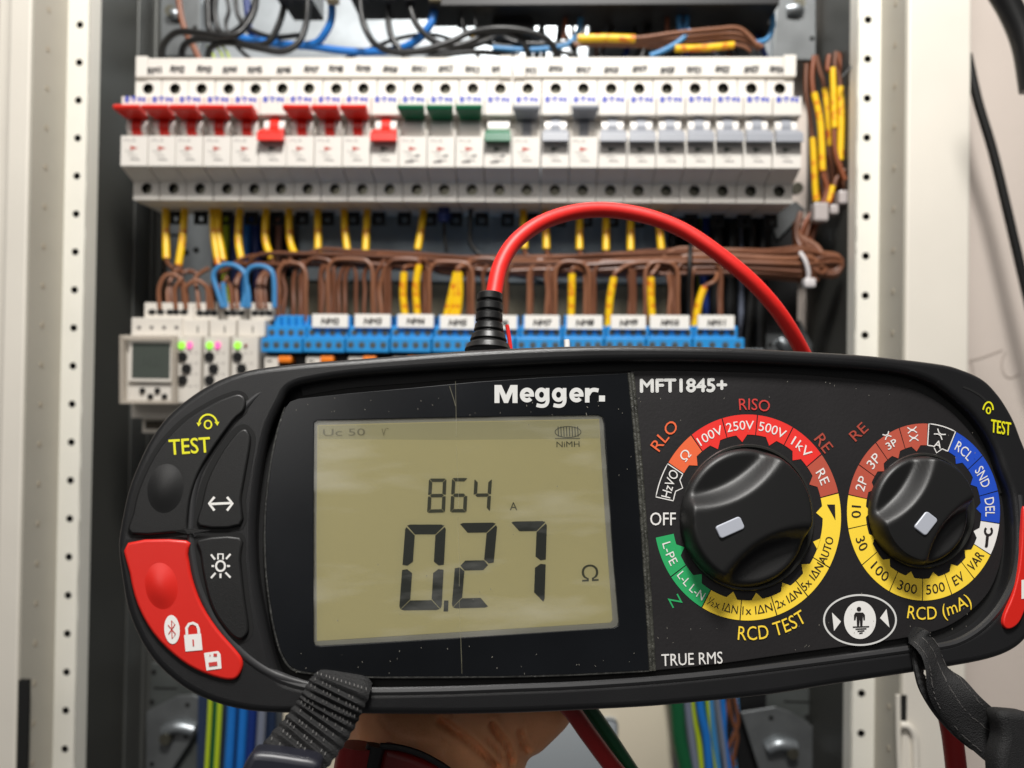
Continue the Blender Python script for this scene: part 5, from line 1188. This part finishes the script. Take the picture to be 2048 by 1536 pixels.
# right end: pods (mostly outside the frame)
redr = [(2044, 1018), (2052, 1012), (2064, 1018), (2067, 1080), (2064, 1150), (2056, 1205), (2044, 1240), (2030, 1256), (2014, 1260), (2005, 1248), (2008, 1228), (2024, 1190), (2036, 1140), (2042, 1080)]
rr_ = pad(redr, 'lock_button', BTNR, ED, 2, 0.0004, label='red button pad on the right end')
m_ = MB(); poly_px(m_, [(2043, 1160), (2058, 1158), (2058, 1196), (2043, 1198)], MET, DB); part('badge', m_, PWHITE, rr_)
m_ = MB(); stroke_px(m_, catmull([(1926, 774), (1942, 780), (1962, 792), (1975, 805)], 5), 4, MET, ED+0.0001); part('pad_groove', m_, BUMPD, T)
m_ = MB(); text_px(m_, 'TEST', 2002, 854, 40, 27, -10, MET, ED+0.0002, 0.012, vang=88); part('lettering', m_, PYELB, T)
m_ = MB(); DBs = DB; sq = ell(1976, 822, 10, 18, 20, -6, 10, 175); stroke_px(m_, sq, 3, MET, ED+0.0002); stroke_px(m_, ell(1977, 821, 4, 6, 16), 2.6, MET, ED+0.0002, closed=True); part('knob_symbol', m_, PYELB, T)

# ================================================================== RED LEAD with boot
def mw(px): return wire([p if len(p) > 2 else (*p, -0.016) for p in px], 0, MET, 8)
L1 = thing('test_lead', 'red test lead arching from a black ribbed boot on top of the tester', 'test lead', MET, MET.loc(980, 700, -0.016))
cp = mw([(980, 640, -.016), (986, 590, -.018), (1000, 535, -.02), (1030, 485, -.022), (1075, 448, -.024), (1130, 428, -.026), (1190, 421, -.027), (1250, 425, -.027), (1310, 438, -.026), (1370, 462, -.025), (1430, 500, -.024), (1490, 550, -.024), (1540, 605, -.026), (1580, 660, -.030), (1612, 715, -.036), (1640, 780, -.045)])
m_ = MB(); m_.tube([(p[0]+0.00025*math.sin(i*0.21), p[1], p[2]+0.00025*math.sin(i*0.13+1)) for i, p in enumerate(cp)], 0.00238, 20); part('cable', m_, REDC, L1, True)
bp = [MET.loc(980-0*(k), 588+112*k/28, -0.016) for k in range(29)]
bx = [980.0+(976-980)*k/28 for k in range(29)]
bp = [MET.loc(bx[k], 588+114*k/28, -0.016) for k in range(29)]
bp = [MET.loc(980-4*k/70, 588+116*k/70, -0.016) for k in range(71)]; rad = []
for k in range(71):
    y = k/70; base_r = 26+3*y+(max(0, y-0.5)**1.6)*62
    q = k % 12; ridge = -3.6 if q in (10, 11) else (-1.0 if q in (0, 9) else 0.8)
    rad.append((base_r+ridge)/7350)
m_ = MB(); m_.tube(bp, rad, 28); part('boot', m_, BOOT, L1, True)
m_ = MB(); m_.tube(mw([(1014, 650, -.02), (1019, 680, -.02), (1023, 715, -.02)]), 0.0006, 8); solo('red_cord', m_, REDC, MET, 'thin red cord beside the black boot', 'cord', smooth=True)
m_ = MB(); m_.tube(mw([(1133, 679, -.03), (1134, 690, -.03), (1134, 702, -.03)]), [0.0004]+[0.0009]*15+[0.0009], 10); solo('white_tip', m_, PWHITE, MET, 'small white probe tip showing behind the top edge of the tester', 'probe tip', smooth=True)
# leads below
m_ = MB(); m_.tube(mw([(1080, 1360, -.03), (1140, 1418, -.034), (1178, 1470, -.036), (1235, 1545, -.038), (1290, 1600, -.04)]), 0.0026*0.95, 18); solo('test_lead', m_, REDD, MET, 'dark red test lead slanting down below the tester beside the hand', 'test lead', smooth=True)
m_ = MB(); m_.tube(mw([(1120, 1350, -.036), (1176, 1415, -.04), (1215, 1470, -.042), (1268, 1550, -.044), (1310, 1610, -.046)]), 0.0022, 18); solo('test_lead', m_, GREENW, MET, 'dark green test lead lying along the dark red one', 'test lead', smooth=True)
m_ = MB(); m_.tube(mw([(1870, 1330, -.03), (1888, 1400, -.03), (1904, 1470, -.03), (1915, 1560, -.03)]), 0.00285, 18); solo('test_lead', m_, REDD, MET, 'dark red test lead hanging behind the right strap', 'test lead', smooth=True)

# ================================================================== STRAPS
def ribbon(cents, halfw, ndirs, thick, ribs, sub=8):
    pass
def strap(path, widths, tw, thick, rib_n, rib_h):
    """webbing: centre path with side vectors, ribs across"""
    P = [Vector(p) for p in path]; n = len(P); vs = []; fs = []; nc = 12
    for i, p in enumerate(P):
        t = (P[min(i+1, n-1)]-P[max(0, i-1)]).normalized()
        side = Vector(tw[i]); side = (side-t*side.dot(t)).normalized(); nrm = t.cross(side).normalized()
        if nrm.y > 0: nrm = -nrm
        rib = (0.5+0.5*math.sin(i*2*PI/rib_n))*rib_h if rib_n else 0
        for j in range(nc+1):
            u = -1+2*j/nc; e = math.sqrt(max(0, 1-u**6))
            wv = widths[i]*(1+ (rib_h*0.15/0.001 if False else 0))
            vs.append(p+side*u*(wv+(rib*0.35 if abs(u) > .9 else 0))+nrm*((thick/2)*e+rib*e))
        for j in range(nc+1):
            u = 1-2*j/nc; e = math.sqrt(max(0, 1-u**6)); vs.append(p+side*u*widths[i]-nrm*(thick/2)*e)
    k = 2*(nc+1)
    for i in range(n-1):
        for j in range(k): fs.append((i*k+j, i*k+(j+1) % k, (i+1)*k+(j+1) % k, (i+1)*k+j))
    fs.append(tuple(range(k))[::-1]); fs.append(tuple((n-1)*k+j for j in range(k)))
    m_ = MB(); m_.add(vs, fs); return m_
def strap_path(ctrl, n):
    pts = [MET.loc(x, y, d) for x, y, d, _, _ in ctrl]
    path = catmull([tuple(p) for p in pts], n)
    ws = catmull([(c[3],) for c in ctrl], n); sd = catmull([c[4] for c in ctrl], n)
    return path, [w_[0] for w_ in ws], sd
ST = thing('neck_strap', 'black ribbed webbing strap hanging from the lower left of the tester', 'strap', MET, MET.loc(680, 1370, 0.005))
sdir = (0.98, 0, -0.22)
ctrl = [(688, 1352, -0.0005, 0.0064, sdir), (683, 1368, 0.0052, 0.0066, sdir), (668, 1398, 0.0066, 0.0067, sdir), (650, 1432, 0.0068, 0.0068, sdir), (622, 1472, 0.008, 0.0069, sdir), (590, 1512, 0.010, 0.0070, sdir), (560, 1560, 0.012, 0.0070, sdir), (520, 1620, 0.014, 0.0070, sdir)]
pth, ws, sd = strap_path(ctrl, 18)
part('webbing', strap(pth, ws, sd, 0.0014, 7, 0.0008), WEB, ST, True)
m_ = MB()
for i in range(20, len(pth)-1, 7):
    P_ = Vector(pth[i]); t_ = (Vector(pth[i+1])-P_).normalized(); sv = Vector(sd[i]); sv = (sv-t_*sv.dot(t_)).normalized(); nv = t_.cross(sv)
    if nv.y > 0: nv = -nv
    for q in range(13):
        u = -0.85+1.7*q/12+random.uniform(-.03, .03)
        if random.random() < 0.3: continue
        c_ = P_+sv*u*ws[i]+nv*0.00158; a1_ = t_*0.00028+sv*0.0001; b1_ = sv*0.00009
        m_.add([c_-a1_-b1_, c_-a1_+b1_, c_+a1_+b1_, c_+a1_-b1_], [(0, 1, 2, 3)])
part('stitching', m_, mat('thread_grey', (84, 82, 80), .6), ST, kind='stuff')
p0 = MET.loc(560, 1536, 0.016); m_ = MB()
plate(m_, [loop_px(catmull([(498, 1512), (522, 1502), (600, 1512), (635, 1520), (642, 1540), (620, 1600), (500, 1600), (480, 1560)], 3, True), MET, 0.016)], 0.009, 0.017, 0.0015, res=3); part('buckle', m_, BUCK, ST, True)
ST2 = thing('neck_strap', 'black twisted webbing strap hanging from the lower right of the tester', 'strap', MET, MET.loc(1850, 1300, 0.005))
a_, b_ = (0.9, 0.3, 0.25), (0.85, 0.3, 0.5)
ctrl = [(1822, 1262, -0.001, 0.0015, (0.7, 0.3, 0.6)), (1838, 1276, 0.0045, 0.0030, (0.7, 0.4, 0.6)), (1858, 1300, 0.0060, 0.0042, (0.8, 0.5, 0.45)), (1872, 1335, 0.0075, 0.0045, (0.9, 0.5, 0.25)), (1893, 1375, 0.009, 0.0050, (0.9, -0.1, 0.3)), (1925, 1420, 0.010, 0.0053, (0.8, -0.4, 0.5)), (1975, 1465, 0.011, 0.0056, (0.6, -0.2, 0.8)), (2030, 1500, 0.012, 0.0068, (0.6, 0.2, 0.8)), (2090, 1530, 0.012, 0.007, (0.6, 0.2, 0.8))]
pth, ws, sd = strap_path(ctrl, 14)
part('webbing', strap(pth, ws, sd, 0.0012, 0, 0), WEB, ST2, True)
m_ = MB()
for i in range(16, len(pth)-1):
    P_ = Vector(pth[i]); t_ = (Vector(pth[i+1])-P_).normalized(); sv = Vector(sd[i]); sv = (sv-t_*sv.dot(t_)).normalized(); nv = t_.cross(sv)
    if nv.y > 0: nv = -nv
    for u in (-0.78, 0.1, 0.8):
        if random.random() < 0.45: continue
        c_ = P_+sv*(u+random.uniform(-.03, .03))*ws[i]+nv*0.00068; a1_ = t_*0.0003; b1_ = sv*0.00008
        m_.add([c_-a1_-b1_, c_-a1_+b1_, c_+a1_+b1_, c_+a1_-b1_], [(0, 1, 2, 3)])
part('stitching', m_, mat('thread_grey', (60, 58, 56), .6), ST2, kind='stuff')
ctrl = [(1826, 1290, 0.002, 0.0018, (0.5, 0.6, 0.6)), (1836, 1340, 0.004, 0.0022, (0.5, 0.6, 0.6)), (1850, 1378, 0.005, 0.0024, (0.7, 0.6, 0.4)), (1882, 1424, 0.006, 0.0026, (0.6, 0.5, 0.5)), (1930, 1468, 0.007, 0.0030, (0.6, 0.5, 0.6)), (1990, 1510, 0.008, 0.003, (0.6, 0.5, 0.6)), (2020, 1570, 0.009, 0.003, (0.6, 0.5, 0.6))]
pth, ws, sd = strap_path(ctrl, 14)
part('webbing', strap(pth, ws, sd, 0.0014, 4.4, 0.0003), WEB, ST2, True)
m_ = MB(); plate(m_, [loop_px(catmull([(1996, 1428), (2020, 1420), (2080, 1440), (2090, 1545), (2010, 1590), (1994, 1520), (2004, 1470)], 4, True), MET, 0.018)], 0.013, 0.019, 0.0018, res=3)
part('keeper', m_, WEB, ST2, True)

# ================================================================== HAND holding the tester from behind
def ellipsoid(bm, c, r, q=None, seg=20):
    geo = bmesh.ops.create_uvsphere(bm, u_segments=seg, v_segments=14, radius=1)
    M_ = Matrix.Translation(c) @ ((q or Matrix.Identity(3)).to_4x4()) @ Matrix.Diagonal((*r, 1))
    bmesh.ops.transform(bm, matrix=M_, verts=geo['verts'])
def capsule_chain(bm, pts, rs):
    for i in range(len(pts)-1):
        a, b = Vector(pts[i]), Vector(pts[i+1]); n_ = max(3, int((b-a).length/0.003))
        for k in range(n_+1):
            f = k/n_; ellipsoid(bm, a.lerp(b, f), (rs[i]*(1-f)+rs[i+1]*f,)*3, seg=14)
bm = bmesh.new()
def hp(x, y, d): return MET.loc(x, y, d)
# palm, heel and wrist
def slab(pts, r): capsule_chain(bm, pts, r)
slab([hp(800, 1300, -.064), hp(820, 1420, -.060), hp(830, 1500, -.056), hp(830, 1640, -.056)], [0.017, 0.019, 0.020, 0.020])
slab([hp(900, 1280, -.064), hp(920, 1400, -.060), hp(905, 1500, -.058), hp(880, 1640, -.060)], [0.017, 0.0185, 0.018, 0.019])
slab([hp(1000, 1290, -.064), hp(1020, 1400, -.059), hp(985, 1472, -.058), hp(940, 1560, -.062)], [0.015, 0.0150, 0.0125, 0.015])
slab([hp(1060, 1330, -.062), hp(1082, 1405, -.056), hp(1050, 1450, -.056)], [0.011, 0.0105, 0.009])
# fingers reach up behind the tester, closing on its back
for k, (x0, x1, L_) in enumerate(((1040, 1130, .9), (970, 1010, 1.0), (900, 880, .97), (830, 760, .8))):
    slab([hp(x0, 1300, -.064), hp(x0*.6+x1*.4, 1180, -.072), hp(x0*.2+x1*.8, 1180-100*L_, -.070), hp(x1, 1180-170*L_, -.060)], [0.0088, 0.0085, 0.0078, 0.0068])
slab([hp(1060, 1370, -.060), hp(1180, 1330, -.064), hp(1250, 1260, -.062), hp(1290, 1200, -.058)], [0.0120, 0.0105, 0.0095, 0.0080])
# skin folds on the heel of the hand
me = bpy.data.meshes.new('hand'); bm.to_mesh(me); bm.free(); me.materials.append(SKIN)
tmp = bpy.data.objects.new('hand_tmp', me); C.objects.link(tmp)
r_ = tmp.modifiers.new('r', 'REMESH'); r_.mode = 'VOXEL'; r_.voxel_size = 0.0010; r_.use_smooth_shade = True
s_ = tmp.modifiers.new('s', 'SMOOTH'); s_.factor = 0.5; s_.iterations = 12
dg = bpy.context.evaluated_depsgraph_get(); dg.update()
hm = bpy.data.meshes.new_from_object(tmp.evaluated_get(dg)); bpy.data.objects.remove(tmp)
creases = [([(880, 1440), (925, 1470), (965, 1505), (1000, 1545)], .0026, 5), ([(985, 1452), (1005, 1480), (1020, 1505), (1030, 1535)], .0026, 5), ([(1045, 1468), (1052, 1495), (1064, 1512)], .0020, 5), ([(975, 1480), (1000, 1505), (1012, 1525)], .0012, 3.5), ([(900, 1420), (880, 1500), (850, 1545)], .0005, 4), ([(760, 1440), (800, 1470), (870, 1480)], .0004, 4)]
cr = [([(p.x, p.z) for p in (MET.loc(x, y, -.042) for x, y in catmull(c, 6))], dp, w_/6200) for c, dp, w_ in creases]
for v in hm.vertices:
    if v.co.y < 0.062:
        for pts, dp, w_ in cr:
            dmin = min(math.hypot(v.co.x-a, v.co.z-b) for a, b in pts)
            if dmin < w_*3.5: v.co.y += 1.35*dp*math.exp(-(dmin/w_)**2)-dp*0.22*math.exp(-((dmin-w_*2.0)/w_)**2)
for p in hm.polygons: p.use_smooth = True
person = bpy.data.objects.new('hand', hm); C.objects.link(person); person.matrix_world = MET.M
props(person, 'person\'s hand with creased palm heel holding the tester from below', 'hand')
# probe held in the hand
PR = thing('test_probe', 'dark red plastic probe with a black band held against the palm', 'probe', MET, MET.loc(760, 1510, -0.03))
m_ = MB(); m_.tube(mw([(716, 1490, -.026), (708, 1540, -.026), (700, 1600, -.026)]), 0.0052, 20); part('barrel', m_, REDD, PR, True)
m_ = MB(); m_.tube(mw([(752, 1490, -.024), (742, 1530, -.024), (734, 1580, -.024)]), 0.0024, 16); part('band', m_, BOOT, PR, True)
m_ = MB(); plate(m_, [loop_px(catmull([(768, 1498), (800, 1502), (850, 1520), (900, 1548), (880, 1600), (750, 1600), (756, 1540)], 4, True), MET, -.024)], -.032, -.024, 0.002, res=3); part('handle', m_, mat('handle_red', (104, 12, 10), .4), PR, True)
m_ = MB(); m_.tube(mw([(760, 1492, -.023), (802, 1496, -.023), (852, 1513, -.023), (905, 1545, -.023)]), 0.0008, 8); part('trim', m_, BOOT, PR, True)
